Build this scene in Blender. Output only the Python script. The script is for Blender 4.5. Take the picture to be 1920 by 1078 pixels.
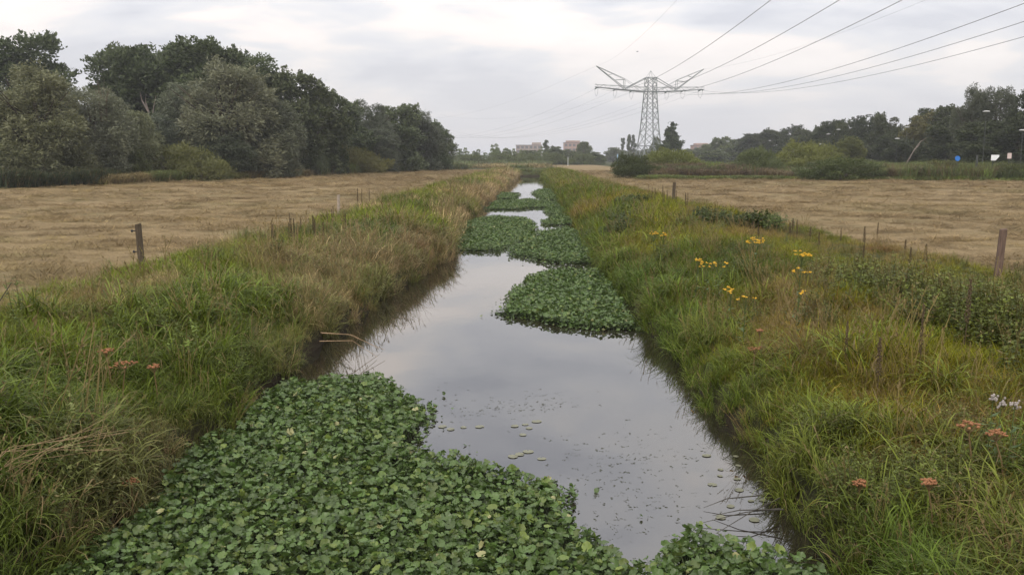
import bpy, math, random
import numpy as np
from mathutils import Vector
for o in list(bpy.data.objects): bpy.data.objects.remove(o, do_unlink=True)
S = bpy.context.scene
COL = S.collection
rs = np.random.default_rng(7)
rad = math.radians

# ------------------------------------------------------------------ camera, sky, sun, exposure
cam = bpy.data.cameras.new('camera'); cam.sensor_width = 36; cam.lens = 36*1663/1920
cam.clip_end = 8000; cam.clip_start = .05
co = bpy.data.objects.new('camera', cam); COL.objects.link(co)
co.location = (0, 0, 3.5); co.rotation_euler = (rad(90-8.313), 0, rad(1.193))
S.camera = co
SUN_EL, SUN_AZ = 38, 200          # high thin cloud, sun behind the camera
w = bpy.data.worlds.new('World'); S.world = w; w.use_nodes = True
nt = w.node_tree; N = nt.nodes; LK = nt.links
for n in list(N): N.remove(n)
def nd(t, **k):
    n = N.new(t)
    for a, b in k.items(): setattr(n, a, b)
    return n
out = nd('ShaderNodeOutputWorld'); bg = nd('ShaderNodeBackground')
LK.new(bg.outputs[0], out.inputs[0])
sky = nd('ShaderNodeTexSky', sky_type='NISHITA', sun_disc=False)
sky.sun_elevation = rad(SUN_EL); sky.sun_rotation = rad(SUN_AZ); sky.air_density = 1.5; sky.dust_density = 3
tc = nd('ShaderNodeTexCoord'); sep = nd('ShaderNodeSeparateXYZ'); LK.new(tc.outputs['Generated'], sep.inputs[0])
def mth(op, a, b=None, c=None, clamp=False):
    n = nd('ShaderNodeMath', operation=op, use_clamp=clamp)
    for i, v in enumerate((a, b, c)):
        if v is None: continue
        if isinstance(v, (int, float)): n.inputs[i].default_value = v
        else: LK.new(v, n.inputs[i])
    return n.outputs[0]
zc = mth('MAXIMUM', sep.outputs[2], 0.0)
den = mth('ADD', zc, .22)
cx = mth('DIVIDE', sep.outputs[0], den); cy = mth('DIVIDE', sep.outputs[1], den)
comb = nd('ShaderNodeCombineXYZ'); LK.new(cx, comb.inputs[0]); LK.new(cy, comb.inputs[1])
def noise(scale, det, rough, off):
    mp = nd('ShaderNodeMapping'); mp.inputs['Location'].default_value = off; mp.inputs['Scale'].default_value = (1, 1.25, 1)
    LK.new(comb.outputs[0], mp.inputs[0])
    n = nd('ShaderNodeTexNoise'); n.inputs['Scale'].default_value = scale; n.inputs['Detail'].default_value = det
    n.inputs['Roughness'].default_value = rough; n.inputs['Distortion'].default_value = .4
    LK.new(mp.outputs[0], n.inputs['Vector']); return n.outputs[0]
def ramp(fac, stops):
    r = nd('ShaderNodeValToRGB'); LK.new(fac, r.inputs[0]); el = r.color_ramp.elements
    el[0].position, el[0].color = stops[0][0], (*stops[0][1], 1); el[1].position, el[1].color = stops[-1][0], (*stops[-1][1], 1)
    for p, c in stops[1:-1]: e = el.new(p); e.color = (*c, 1)
    return r.outputs[0]
n1 = noise(1.15, 4, .5, (2.3, 7.1, 0)); n2 = noise(3.6, 4, .5, (9.3, 1.1, 3))
nn = mth('ADD', mth('MULTIPLY', n1, .78), mth('MULTIPLY', n2, .22))
cloud = ramp(nn, [(.40, (.55, .565, .63)), (.47, (.685, .69, .735)), (.52, (.78, .765, .775)), (.57, (.97, .89, .84)), (.63, (1.06, .97, .91))])
grad = mth('MULTIPLY_ADD', zc, 2.0, .98)
veil = nd('ShaderNodeMix', data_type='RGBA')          # clouds melt together towards the horizon
LK.new(mth('MULTIPLY', zc, 4.6, None, True), veil.inputs[0]); veil.inputs[6].default_value = (.745, .738, .762, 1); LK.new(cloud, veil.inputs[7]); cloud = veil.outputs[2]
mul = nd('ShaderNodeVectorMath', operation='SCALE'); LK.new(cloud, mul.inputs[0]); LK.new(grad, mul.inputs['Scale'])
skys = nd('ShaderNodeVectorMath', operation='SCALE'); LK.new(sky.outputs[0], skys.inputs[0]); skys.inputs['Scale'].default_value = .08
mx = nd('ShaderNodeMix', data_type='RGBA'); mx.inputs[0].default_value = .93
LK.new(skys.outputs[0], mx.inputs[6]); LK.new(mul.outputs[0], mx.inputs[7])
LK.new(mx.outputs[2], bg.inputs[0]); bg.inputs[1].default_value = 1.0

sun = bpy.data.lights.new('sun', 'SUN'); sun.energy = 1.5; sun.angle = rad(14); sun.color = (1, .93, .82)
so = bpy.data.objects.new('sun', sun); COL.objects.link(so)
so.rotation_euler = (rad(90-SUN_EL), 0, rad(180-SUN_AZ))
S.view_settings.view_transform = 'Standard'; S.view_settings.look = 'None'
S.view_settings.gamma = 1; S.view_settings.use_curve_mapping = False; S.view_settings.exposure = 0
S.render.engine = 'CYCLES'
S.cycles.max_bounces = 4; S.cycles.diffuse_bounces = 2; S.cycles.glossy_bounces = 2; S.cycles.transmission_bounces = 3
S.cycles.transparent_max_bounces = 4; S.cycles.caustics_reflective = False; S.cycles.caustics_refractive = False
S.cycles.use_denoising = True; S.cycles.use_adaptive_sampling = True; S.cycles.adaptive_threshold = .02

# ------------------------------------------------------------------ helpers
def thing(name, label, cat, loc=(0, 0, 0), rz=0, group=None, scale=None, kind=None):
    o = bpy.data.objects.new(name, None); COL.objects.link(o)
    o.location = loc; o.rotation_euler = (0, 0, rz)
    if scale: o.scale = scale
    return tag(o, label, cat, group, kind)
def tag(o, label=None, cat=None, group=None, kind=None):
    for k, v in (('label', label), ('category', cat), ('group', group), ('kind', kind)):
        if v: o[k] = v
    return o
def obj(name, me, mat=None, parent=None, loc=(0, 0, 0)):
    if mat is not None and not me.materials: me.materials.append(mat)
    o = bpy.data.objects.new(name, me); COL.objects.link(o); o.location = loc
    if parent is not None: o.parent = parent
    return o
def mesh(name, V, Fc, attrs=None, smooth=False):
    """V (n,3); Fc (m,k) array or list of lists"""
    me = bpy.data.meshes.new(name)
    V = np.asarray(V, np.float32)
    if isinstance(Fc, np.ndarray):
        m, k = Fc.shape
        me.vertices.add(len(V)); me.vertices.foreach_set('co', V.ravel())
        me.loops.add(m*k); me.loops.foreach_set('vertex_index', Fc.astype(np.int32).ravel())
        me.polygons.add(m); me.polygons.foreach_set('loop_start', np.arange(0, m*k, k, dtype=np.int32))
        me.update(calc_edges=True)
    else:
        me.from_pydata([tuple(map(float, v)) for v in V], [], Fc)
    for nm, (dom, arr) in (attrs or {}).items():
        a = me.attributes.new(nm, 'FLOAT', dom); a.data.foreach_set('value', np.asarray(arr, np.float32))
    if smooth: me.polygons.foreach_set('use_smooth', [True]*len(me.polygons))
    me.validate(); return me
class MB:
    """collects boxes, tubes and strips for ONE mesh"""
    def __init__(s): s.v = []; s.f = []
    def add(s, V, Fc):
        b = len(s.v); s.v += [tuple(p) for p in V]; s.f += [[i+b for i in q] for q in Fc]; return s
    def tube(s, pts, r, k=6, cap=True):
        P = [Vector(p) for p in pts]; n = len(P); R = r if hasattr(r, '__len__') else [r]*n
        V = []; Fc = []
        for i, p in enumerate(P):
            t = (P[min(i+1, n-1)]-P[max(i-1, 0)]).normalized()
            a = t.cross(Vector((0, 0, 1)))
            if a.length < .05: a = t.cross(Vector((1, 0, 0)))
            a.normalize(); b = t.cross(a)
            for j in range(k):
                th = 2*math.pi*j/k+.4; V.append(p+(a*math.cos(th)+b*math.sin(th))*R[i])
        for i in range(n-1):
            for j in range(k): Fc.append([i*k+j, i*k+(j+1) % k, (i+1)*k+(j+1) % k, (i+1)*k+j])
        if cap: Fc.append(list(range(k))[::-1]); Fc.append([(n-1)*k+j for j in range(k)])
        return s.add(V, Fc)
    def box(s, c, h):
        V = [(c[0]+h[0]*x, c[1]+h[1]*y, c[2]+h[2]*z) for x in (-1, 1) for y in (-1, 1) for z in (-1, 1)]
        return s.add(V, [[0, 1, 3, 2], [4, 6, 7, 5], [0, 4, 5, 1], [2, 3, 7, 6], [0, 2, 6, 4], [1, 5, 7, 3]])
    def blob(s, c, r, k=8, m=5, jit=.0, rng=None):
        V = []; Fc = []
        for i in range(m+1):
            ph = math.pi*i/m
            for j in range(k):
                th = 2*math.pi*j/k; q = 1+(rng.uniform(-jit, jit) if rng else 0)
                V.append((c[0]+r[0]*q*math.sin(ph)*math.cos(th), c[1]+r[1]*q*math.sin(ph)*math.sin(th), c[2]+r[2]*q*math.cos(ph)))
        for i in range(m):
            for j in range(k): Fc.append([i*k+j, (i+1)*k+j, (i+1)*k+(j+1) % k, i*k+(j+1) % k])
        return s.add(V, Fc)
    def build(s, name, mat, parent=None, loc=(0, 0, 0), smooth=False):
        return obj(name, mesh(name, s.v, s.f, smooth=smooth), mat, parent, loc)
    def me(s, name, smooth=False): return mesh(name, s.v, s.f, smooth=smooth)

class Mat:
    """small node helper around a material"""
    def __init__(s, name):
        s.m = bpy.data.materials.new(name); s.m.use_nodes = True; s.t = s.m.node_tree
        s.p = s.t.nodes['Principled BSDF']; s.o = s.t.nodes['Material Output']
    def n(s, t, ins=None, **k):
        q = s.t.nodes.new(t)
        for a, b in k.items(): setattr(q, a, b)
        for a, b in (ins or {}).items(): s.put(q.inputs[a], b)
        return q
    def put(s, sock, v):
        if isinstance(v, bpy.types.NodeSocket): s.t.links.new(v, sock)
        else: sock.default_value = v
    def math(s, op, a, b=0., clamp=False):
        q = s.n('ShaderNodeMath', operation=op, use_clamp=clamp); s.put(q.inputs[0], a); s.put(q.inputs[1], b); return q.outputs[0]
    def mix(s, f, a, b, blend='MIX'):
        q = s.n('ShaderNodeMix', data_type='RGBA', blend_type=blend)
        s.put(q.inputs[0], f); s.put(q.inputs[6], a if isinstance(a, bpy.types.NodeSocket) else (*a, 1)); s.put(q.inputs[7], b if isinstance(b, bpy.types.NodeSocket) else (*b, 1))
        return q.outputs[2]
    def noise(s, scale, det=4, rough=.55, vec=None, sc=(1, 1, 1)):
        if vec is None: vec = s.n('ShaderNodeTexCoord').outputs['Object']
        mp = s.n('ShaderNodeMapping', {'Vector': vec}); mp.inputs['Scale'].default_value = sc
        return s.n('ShaderNodeTexNoise', {'Vector': mp.outputs[0], 'Scale': scale, 'Detail': det, 'Roughness': rough}).outputs[0]
    def ramp(s, f, stops):
        r = s.n('ShaderNodeValToRGB', {0: f}); el = r.color_ramp.elements
        el[0].position, el[0].color = stops[0][0], (*stops[0][1], 1); el[1].position, el[1].color = stops[-1][0], (*stops[-1][1], 1)
        for p, c in stops[1:-1]: e = el.new(p); e.color = (*c, 1)
        return r.outputs[0]
    def attr(s, name, typ='GEOMETRY'): return s.n('ShaderNodeAttribute', attribute_name=name, attribute_type=typ)
    def base(s, c, rough=.7, spec=.3):
        s.put(s.p.inputs['Base Color'], c if isinstance(c, bpy.types.NodeSocket) else (*c, 1))
        s.put(s.p.inputs['Roughness'], rough); s.p.inputs['Specular IOR Level'].default_value = spec; return s
    def bump(s, h, strength=.5, dist=.02):
        b = s.n('ShaderNodeBump', {'Height': h, 'Strength': strength, 'Distance': dist}); s.put(s.p.inputs['Normal'], b.outputs[0]); return s
    def leafy(s, c, trans=.3, rough=.5, spec=.3):
        s.base(c, rough, spec)
        tr = s.n('ShaderNodeBsdfTranslucent', {'Color': c})
        mxs = s.n('ShaderNodeMixShader', {0: trans, 1: s.p.outputs[0], 2: tr.outputs[0]})
        s.t.links.new(mxs.outputs[0], s.o.inputs[0]); return s.m

def simple(name, c, rough=.7, var=.25, scale=6, sc=(1, 1, 1), spec=.3, bump=0):
    q = Mat(name); nz = q.noise(scale, 5, .6, sc=sc)
    col = q.ramp(nz, [(.3, tuple(x*(1-var) for x in c)), (.7, tuple(min(1, x*(1+var)) for x in c))])
    q.base(col, rough, spec)
    if bump: q.bump(nz, .6, bump)
    return q.m

# ------------------------------------------------------------------ scattering of uncountable stuff with geometry nodes
def scatter(name, protos, P, rot, sc, idx, tint, label, parent=None):
    """one object: instances of a few small meshes at the points P"""
    me = bpy.data.meshes.new(name); n = len(P)
    me.vertices.add(n); me.vertices.foreach_set('co', np.asarray(P, np.float32).ravel())
    for nm, typ, arr, key in (('rot', 'FLOAT_VECTOR', rot, 'vector'), ('sc', 'FLOAT_VECTOR', sc, 'vector'), ('tint', 'FLOAT_VECTOR', tint, 'vector')):
        a = me.attributes.new(nm, typ, 'POINT'); a.data.foreach_set(key, np.asarray(arr, np.float32).ravel())
    a = me.attributes.new('idx', 'INT', 'POINT'); a.data.foreach_set('value', np.asarray(idx, np.int32))
    o = bpy.data.objects.new(name, me); COL.objects.link(o)
    if parent is not None: o.parent = parent
    c = bpy.data.collections.new(name+'_kinds')
    for i, pm in enumerate(protos): c.objects.link(bpy.data.objects.new('%s_%02d' % (name, i), pm))
    g = bpy.data.node_groups.new(name, 'GeometryNodeTree')
    g.interface.new_socket('Geometry', in_out='INPUT', socket_type='NodeSocketGeometry')
    g.interface.new_socket('Geometry', in_out='OUTPUT', socket_type='NodeSocketGeometry')
    gi = g.nodes.new('NodeGroupInput'); go = g.nodes.new('NodeGroupOutput')
    ip = g.nodes.new('GeometryNodeInstanceOnPoints'); ci = g.nodes.new('GeometryNodeCollectionInfo')
    ci.inputs['Collection'].default_value = c; ci.inputs['Separate Children'].default_value = True; ci.inputs['Reset Children'].default_value = True
    def na(nm, typ):
        q = g.nodes.new('GeometryNodeInputNamedAttribute'); q.data_type = typ; q.inputs['Name'].default_value = nm; return q.outputs[0]
    er = g.nodes.new('FunctionNodeEulerToRotation'); L = g.links
    L.new(na('rot', 'FLOAT_VECTOR'), er.inputs[0]); L.new(gi.outputs[0], ip.inputs['Points']); L.new(ci.outputs[0], ip.inputs['Instance'])
    ip.inputs['Pick Instance'].default_value = True
    L.new(na('idx', 'INT'), ip.inputs['Instance Index']); L.new(er.outputs[0], ip.inputs['Rotation']); L.new(na('sc', 'FLOAT_VECTOR'), ip.inputs['Scale'])
    L.new(ip.outputs[0], go.inputs[0])
    md = o.modifiers.new('scatter', 'NODES'); md.node_group = g
    if parent is None: tag(o, label, label.split('|')[1] if '|' in label else 'plants', kind='stuff'); o['label'] = label.split('|')[0]
    else: o['kind'] = 'stuff'
    return o

def lean_spin(lx, ly, spin):
    """Euler angles (XYZ) of: spin about z first, then tip the top over by (lx, ly)"""
    a = np.hypot(lx, ly)+1e-9; ux, uy = -ly/a, lx/a; c, s = np.cos(a), np.sin(a); cs_, ss = np.cos(spin), np.sin(spin)
    L00 = c+ux*ux*(1-c); L01 = ux*uy*(1-c); L02 = uy*s; L10 = L01; L11 = c+uy*uy*(1-c); L12 = -ux*s; L20 = -uy*s; L21 = ux*s; L22 = c
    R00 = L00*cs_+L01*ss; R10 = L10*cs_+L11*ss; R20 = L20*cs_+L21*ss; R21 = -L20*ss+L21*cs_; R22 = L22
    return np.c_[np.arctan2(R21, R22), np.arcsin(np.clip(-R20, -1, 1)), np.arctan2(R10, R00)]

# ------------------------------------------------------------------ the lie of the land (metres; water at z = 0, canal along +y)
KY=[-60,7,14.5,21,27,31.7,36,44,92,141,171]
KL=[-4.0,-4.0,-4.0,-3.75,-3.2,-2.8,-3.1,-3.5,-3.2,-2.4,-2.2]
KR=[2.75,2.75,2.6,2.4,2.3,2.3,2.3,2.35,2.4,2.2,2.1]
def vnoise(x,y,seed=0):
    x=np.asarray(x,float);y=np.asarray(y,float)
    xi=np.floor(x).astype(np.int64);yi=np.floor(y).astype(np.int64);fx=x-xi;fy=y-yi
    fx=fx*fx*(3-2*fx);fy=fy*fy*(3-2*fy)
    def h(a,b):
        n=(a*374761393+b*668265263+seed*1442695041)&0xffffffff
        n=((n^(n>>13))*1274126177)&0xffffffff
        return ((n^(n>>16))&0xffff)/65535.
    return (h(xi,yi)*(1-fx)+h(xi+1,yi)*fx)*(1-fy)+(h(xi,yi+1)*(1-fx)+h(xi+1,yi+1)*fx)*fy
def fbm(x,y,seed=0,o=4):
    s=0.;a=.5
    for i in range(o): s=s+a*vnoise(np.asarray(x)*2**i,np.asarray(y)*2**i,seed+i*17);a*=.5
    return s/(1-.5**o)
def edgeL(y): return np.interp(y,KY,KL)+(fbm(np.asarray(y)*.7,y*0+3,5)-.5)*.5
def edgeR(y): return np.interp(y,KY,KR)+(fbm(np.asarray(y)*.7,y*0+9,8)-.5)*.4
def bankdist(x,y):
    return np.maximum(np.maximum(edgeL(y)-x,x-edgeR(y)),np.asarray(y)-170)
def height(x,y):
    x=np.asarray(x,float);y=np.asarray(y,float)
    s=bankdist(x,y)
    z=np.interp(s,[-3,-1,0,.12,.6,2.3,3.4,6],[-1.1,-.8,0,.34,.55,.97,1.1,1.1])
    amp=np.interp(s,[0,.6,3],[0,.12,.07])
    return z+amp*(fbm(x*.9,y*.9,21)-.5)*2
def vergeL(y): return np.interp(y, [0, 15, 25, 40, 90, 170], [-9.6, -8.6, -8.0, -7.6, -7.2, -6.6])
def vergeR(y): return np.interp(y, [0, 15, 22, 30, 50, 90, 170], [10.2, 9.9, 9.6, 9.0, 7.8, 7.0, 6.4])
LY = [0, 50, 67.9, 78.8, 87.5, 96, 115.5, 150, 176, 215]; LX = [-62, -48, -40.9, -38.2, -36.1, -32.6, -29.1, -22.4, -14.2, 2]   # far edge of the left hay field
def field(x, y):
    """1 on mown hay, 0 on rough grass"""
    j = (fbm(x*.35, y*.35, 61)-.5)*1.6
    l = (x < vergeL(y)+j) & (x > np.interp(y, LY, LX)+j*1.5) & (y < 200)
    r = (x > vergeR(y)+j) & (y < np.interp(x, [8, 11, 12, 60], [300, 300, 99, 94])+j)
    r |= (x > 6+j) & (x < 22) & (y > 150) & (y < 300)
    return (l | r).astype(float)

# ground sheet
gm = Mat('ground')
fa = gm.attr('field').outputs['Fac']
n_big = gm.noise(.35, 5, .6, sc=(.5, 1, 1)); n_mid = gm.noise(2.2, 6, .65, sc=(.7, 1, 1)); n_fine = gm.noise(17, 5, .7, sc=(.8, 1, 1))
hay = gm.ramp(gm.math('ADD', gm.math('MULTIPLY', n_mid, .55), gm.math('MULTIPLY', n_fine, .45)), [(.35, (.065, .048, .023)), (.45, (.160, .118, .060)), (.54, (.220, .164, .087)), (.66, (.285, .218, .122))])
hay = gm.mix(gm.math('MULTIPLY', gm.ramp(n_big, [(.5, (0, 0, 0)), (.68, (1, 1, 1))]), .45), hay, (.135, .130, .065))
turf = gm.ramp(n_mid, [(.3, (.022, .026, .010)), (.7, (.055, .062, .020))])
mud = gm.ramp(n_fine, [(.3, (.018, .014, .009)), (.7, (.04, .032, .02))])
gz = gm.n('ShaderNodeSeparateXYZ', {0: gm.n('ShaderNodeNewGeometry').outputs['Position']}).outputs[2]
turf = gm.mix(gm.math('MULTIPLY', gm.math('SUBTRACT', gz, .1), 4., True), mud, turf)
gm.base(gm.mix(fa, turf, hay), .95, .1)
gm.bump(gm.math('ADD', n_fine, n_mid), .9, .05)
ys = [-60.]
while ys[-1] < 5000:
    y = ys[-1]; st = .4 if 2 < y < 50 else (1. if y < 110 else (2. if y < 230 else max(4, y*.04)))
    if 166 < y < 173: st = .35
    ys.append(y+(st if y > 0 else 3))
ys = np.array(ys)
so_ = [0, .1, .2, .45, .7, 1.1, 1.6, 2.3, 2.9, 3.4, 4, 4.6, 5.2, 5.8, 6.4, 7, 8, 9, 10.5, 12, 14, 16, 18.5, 21, 24, 28, 32, 37, 43, 50, 60, 75, 95, 130, 200, 350, 700, 1500, 3500]
rows = []
for y in ys:
    l, r = float(edgeL(np.array(y))), float(edgeR(np.array(y)))
    rows.append([l-s for s in so_[::-1]]+[l+(r-l)*t for t in (.15, .4, .6, .85)]+[r+s for s in so_])
X = np.array(rows); Y = np.repeat(ys[:, None], X.shape[1], 1)
Z = height(X, Y)
near = np.clip(1-(np.abs(X)-4)/400, 0, 1)*field(X, Y)
Z = Z+near*(fbm(X*.8, Y*1.6, 77)-.5)*.10
Z = np.where(np.hypot(X, Y) > 420, np.where(Z > .3, 1.1, Z), Z)
nr, nc = X.shape; I = np.arange(nr*nc).reshape(nr, nc)
Fq = np.stack([I[:-1, :-1], I[:-1, 1:], I[1:, 1:], I[1:, :-1]], -1).reshape(-1, 4)
V = np.stack([X, Y, Z], -1).reshape(-1, 3)
g = obj('ground', mesh('ground', V, Fq, {'field': ('POINT', field(X, Y).ravel())}, smooth=True), gm.m)
tag(g, 'flat meadow land with the ditch banks and mown hay fields', 'ground', kind='structure')
def gz_at(x, y): return float(height(np.array(float(x)), np.array(float(y))))

# water of the ditch
wm = Mat('water')
wn = wm.noise(1.1, 3, .5, sc=(1, .5, 1)); wn2 = wm.noise(7, 3, .5)
wm.base((.020, .017, .012), .012, .5); wm.p.inputs['IOR'].default_value = 2.25
wm.bump(wm.math('ADD', wn, wm.math('MULTIPLY', wn2, .10)), .05, .05)
wy = np.linspace(-60, 171.5, 120); wv = []; 
for y in wy: wv += [(float(edgeL(np.array(y)))-.12, y, 0), (float(edgeR(np.array(y)))+.12, y, 0)]
wf = np.array([[2*i, 2*i+1, 2*i+3, 2*i+2] for i in range(len(wy)-1)])
tag(obj('water', mesh('water', np.array(wv), wf), wm.m), 'still grey water of the straight ditch reflecting the cloudy sky', 'water', kind='structure')

# ------------------------------------------------------------------ vegetation materials (tint of each tuft comes from where it grows)
def tint_mat(name, trans, rough, spec, lo=.42, hi=1.5):
    q = Mat(name); t = q.attr('tint', 'INSTANCER').outputs['Color']; v = q.attr('v').outputs['Fac']
    k = q.math('ADD', q.math('MULTIPLY', v, hi-lo), lo)
    sc_ = q.n('ShaderNodeVectorMath', operation='SCALE'); q.put(sc_.inputs[0], t); q.put(sc_.inputs['Scale'], k)
    dry = q.mix(q.math('MULTIPLY', q.attr('dry').outputs['Fac'], 1.), sc_.outputs[0], (.20, .145, .07))
    return q.leafy(dry, trans, rough, spec)
M_grass = tint_mat('grass_blades', .28, .55, .14)
M_weed = tint_mat('weed_leaves', .25, .55, .18)
M_hay = tint_mat('cut_hay', .15, .8, .15)

def blades(name, n, h, wd, radius, lean, curl, seed, segs=4, dryp=.1, mat=None, wtip=.1):
    """a tuft: n arching blades as tapered strips"""
    r = np.random.default_rng(seed)
    az = r.uniform(0, 2*np.pi, n); rr = radius*np.sqrt(r.uniform(0, 1, n)); a2 = r.uniform(0, 2*np.pi, n)
    H = r.uniform(h[0], h[1], n); W = r.uniform(wd[0], wd[1], n); le = r.uniform(lean[0], lean[1], n); cu = r.uniform(curl[0], curl[1], n)
    t = np.linspace(0, 1, segs+1); ds = 1/segs
    ang = le[:, None]+cu[:, None]*t[None]**1.5           # angle from vertical along the blade
    stp = H[:, None]*ds
    hx = np.concatenate([np.zeros((n, 1)), np.cumsum(np.sin((ang[:, 1:]+ang[:, :-1])/2)*stp, 1)], 1)
    hz = np.concatenate([np.zeros((n, 1)), np.cumsum(np.cos((ang[:, 1:]+ang[:, :-1])/2)*stp, 1)], 1)
    tw = r.uniform(-.6, .6, n)
    cx_ = rr*np.cos(a2); cy_ = rr*np.sin(a2)
    px = cx_[:, None]+hx*np.cos(az)[:, None]; py = cy_[:, None]+hx*np.sin(az)[:, None]
    wp = np.interp(t, [0, .35, .75, 1], [.6, 1, .7, wtip])[None]*W[:, None]/2
    sx = -np.sin(az+tw)[:, None]*wp; sy = np.cos(az+tw)[:, None]*wp
    A = np.stack([px-sx, py-sy, hz], -1); B = np.stack([px+sx, py+sy, hz], -1)
    V = np.stack([A, B], 2).reshape(-1, 3)
    k = (segs+1)*2; base = np.arange(n)[:, None]*k; s = np.arange(segs)[None]*2
    q0 = base+s; Fq = np.stack([q0, q0+1, q0+3, q0+2], -1).reshape(-1, 4)
    dry = np.repeat((r.uniform(0, 1, n) < dryp).astype(float)*r.uniform(.5, 1, n), k)
    me = mesh(name, V, Fq, {'v': ('POINT', np.repeat(r.uniform(0, 1, n), k)), 'dry': ('POINT', dry)}, smooth=True)
    me.materials.append(mat or M_grass); return me
def leaf_strip(c, az, tilt, L, W):
    """pointed leaf of 4 triangles, folded along its midrib"""
    d = np.array([math.cos(az)*math.cos(tilt), math.sin(az)*math.cos(tilt), math.sin(tilt)]); s = np.array([-math.sin(az), math.cos(az), 0])
    u = np.cross(d, s); c = np.array(c)
    return [c, c+d*L*.4+s*W/2-u*W*.12, c+d*L, c+d*L*.4-s*W/2-u*W*.12, c+d*L*.45], [[0, 1, 4], [1, 2, 4], [2, 3, 4], [3, 0, 4]]
def weed(name, h, nst, nl, L, W, seed, spread=.12, stem=.006):
    r = random.Random(seed); V = []; Fc = []; vv = []; dd = []
    def add(v, f, val, dv=0):
        b = len(V); V.extend(v); Fc.extend([[i+b for i in q] for q in f]); vv.extend([val]*len(v)); dd.extend([dv]*len(v))
    for s in range(nst):
        x, y = r.uniform(-spread, spread), r.uniform(-spread, spread); lx, ly = r.uniform(-.2, .2), r.uniform(-.2, .2); hh = h*r.uniform(.7, 1.1)
        for a in (0, 1.57):
            c, s_ = math.cos(a)*stem, math.sin(a)*stem
            add([(x-c, y-s_, 0), (x+c, y+s_, 0), (x+lx*hh+c*.4, y+ly*hh+s_*.4, hh), (x+lx*hh-c*.4, y+ly*hh-s_*.4, hh)], [[0, 1, 2, 3]], .3, .3)
        for i in range(nl):
            t = (i+r.random())/nl*.85+.12; a = r.uniform(0, 6.28); k = 1.15-.6*t
            v, f = leaf_strip((x+lx*hh*t, y+ly*hh*t, hh*t), a, r.uniform(-.5, .5), L*k*r.uniform(.7, 1.2), W*k*r.uniform(.8, 1.2))
            add(v, f, r.random(), .8 if r.random() < .05 else 0)
    me = mesh(name, V, Fc, {'v': ('POINT', vv), 'dry': ('POINT', dd)}); me.materials.append(M_weed); return me
def seedstalk(name, n, h, seed):
    """bent grass stalks with loose brown seed heads"""
    r = random.Random(seed); V = []; Fc = []; vv = []; dd = []
    for s in range(n):
        a = r.uniform(0, 6.28); le = r.uniform(.05, .45); hh = h*r.uniform(.7, 1.1); x, y = r.uniform(-.12, .12), r.uniform(-.12, .12); w_ = .0035
        pts = [(x+math.cos(a)*hh*le*t*t, y+math.sin(a)*hh*le*t*t, hh*t*(1-.15*le*t)) for t in (0, .4, .75, 1)]
        b = len(V)
        for p in pts: V += [(p[0]-math.sin(a)*w_, p[1]+math.cos(a)*w_, p[2]), (p[0]+math.sin(a)*w_, p[1]-math.cos(a)*w_, p[2])]
        for i in range(3): Fc.append([b+2*i, b+2*i+1, b+2*i+3, b+2*i+2])
        vv += [.5]*8; dd += [.75]*8
        tp = np.array(pts[3]); dn = tp-np.array(pts[2]); dn /= np.linalg.norm(dn)
        for i in range(7):
            v, f = leaf_strip(tp-dn*.16*r.random(), r.uniform(0, 6.28), r.uniform(.3, 1.2), .05, .012)
            b = len(V); V += v; Fc += [[q+b for q in k] for k in f]; vv += [r.random()]*5; dd += [.9]*5
    me = mesh(name, V, Fc, {'v': ('POINT', vv), 'dry': ('POINT', dd)}); me.materials.append(M_grass); return me

GR = []   # kinds of bank plants
for i in range(4): GR.append(blades('fine', 60, (.16, .46), (.004, .009), .17, (.05, .9), (.5, 2.2), 10+i, dryp=.10))      # 0-3 fine grass
for i in range(4): GR.append(blades('sedge', 34, (.30, .72), (.009, .019), .17, (.05, .6), (1.0, 2.7), 20+i, segs=6, dryp=.07))  # 4-7 broad arching
for i in range(3): GR.append(blades('straw', 50, (.2, .6), (.004, .008), .17, (.1, 1.0), (.4, 2.2), 30+i, dryp=.55))            # 8-10 dry
for i in range(3): GR.append(weed('nettle', .7, 5, 16, .12, .055, 40+i))                                                       # 11-13 leafy weeds
for i in range(2): GR.append(seedstalk('stalk', 9, .85, 50+i))                                                                 # 14-15 seed heads
for i in range(2): GR.append(weed('herb', .35, 6, 14, .10, .065, 60+i, .15))                                                   # 16-17 low broad leaves
for i in range(3): GR.append(blades('far_grass', 26, (.25, .65), (.014, .028), .30, (.05, .7), (.3, 1.6), 70+i, segs=3, dryp=.10))  # 18-20 grass far away
for i in range(2): GR.append(blades('far_straw', 24, (.3, .75), (.012, .024), .30, (.1, .8), (.3, 1.8), 75+i, segs=3, dryp=.5))     # 21-22 straw far away

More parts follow.
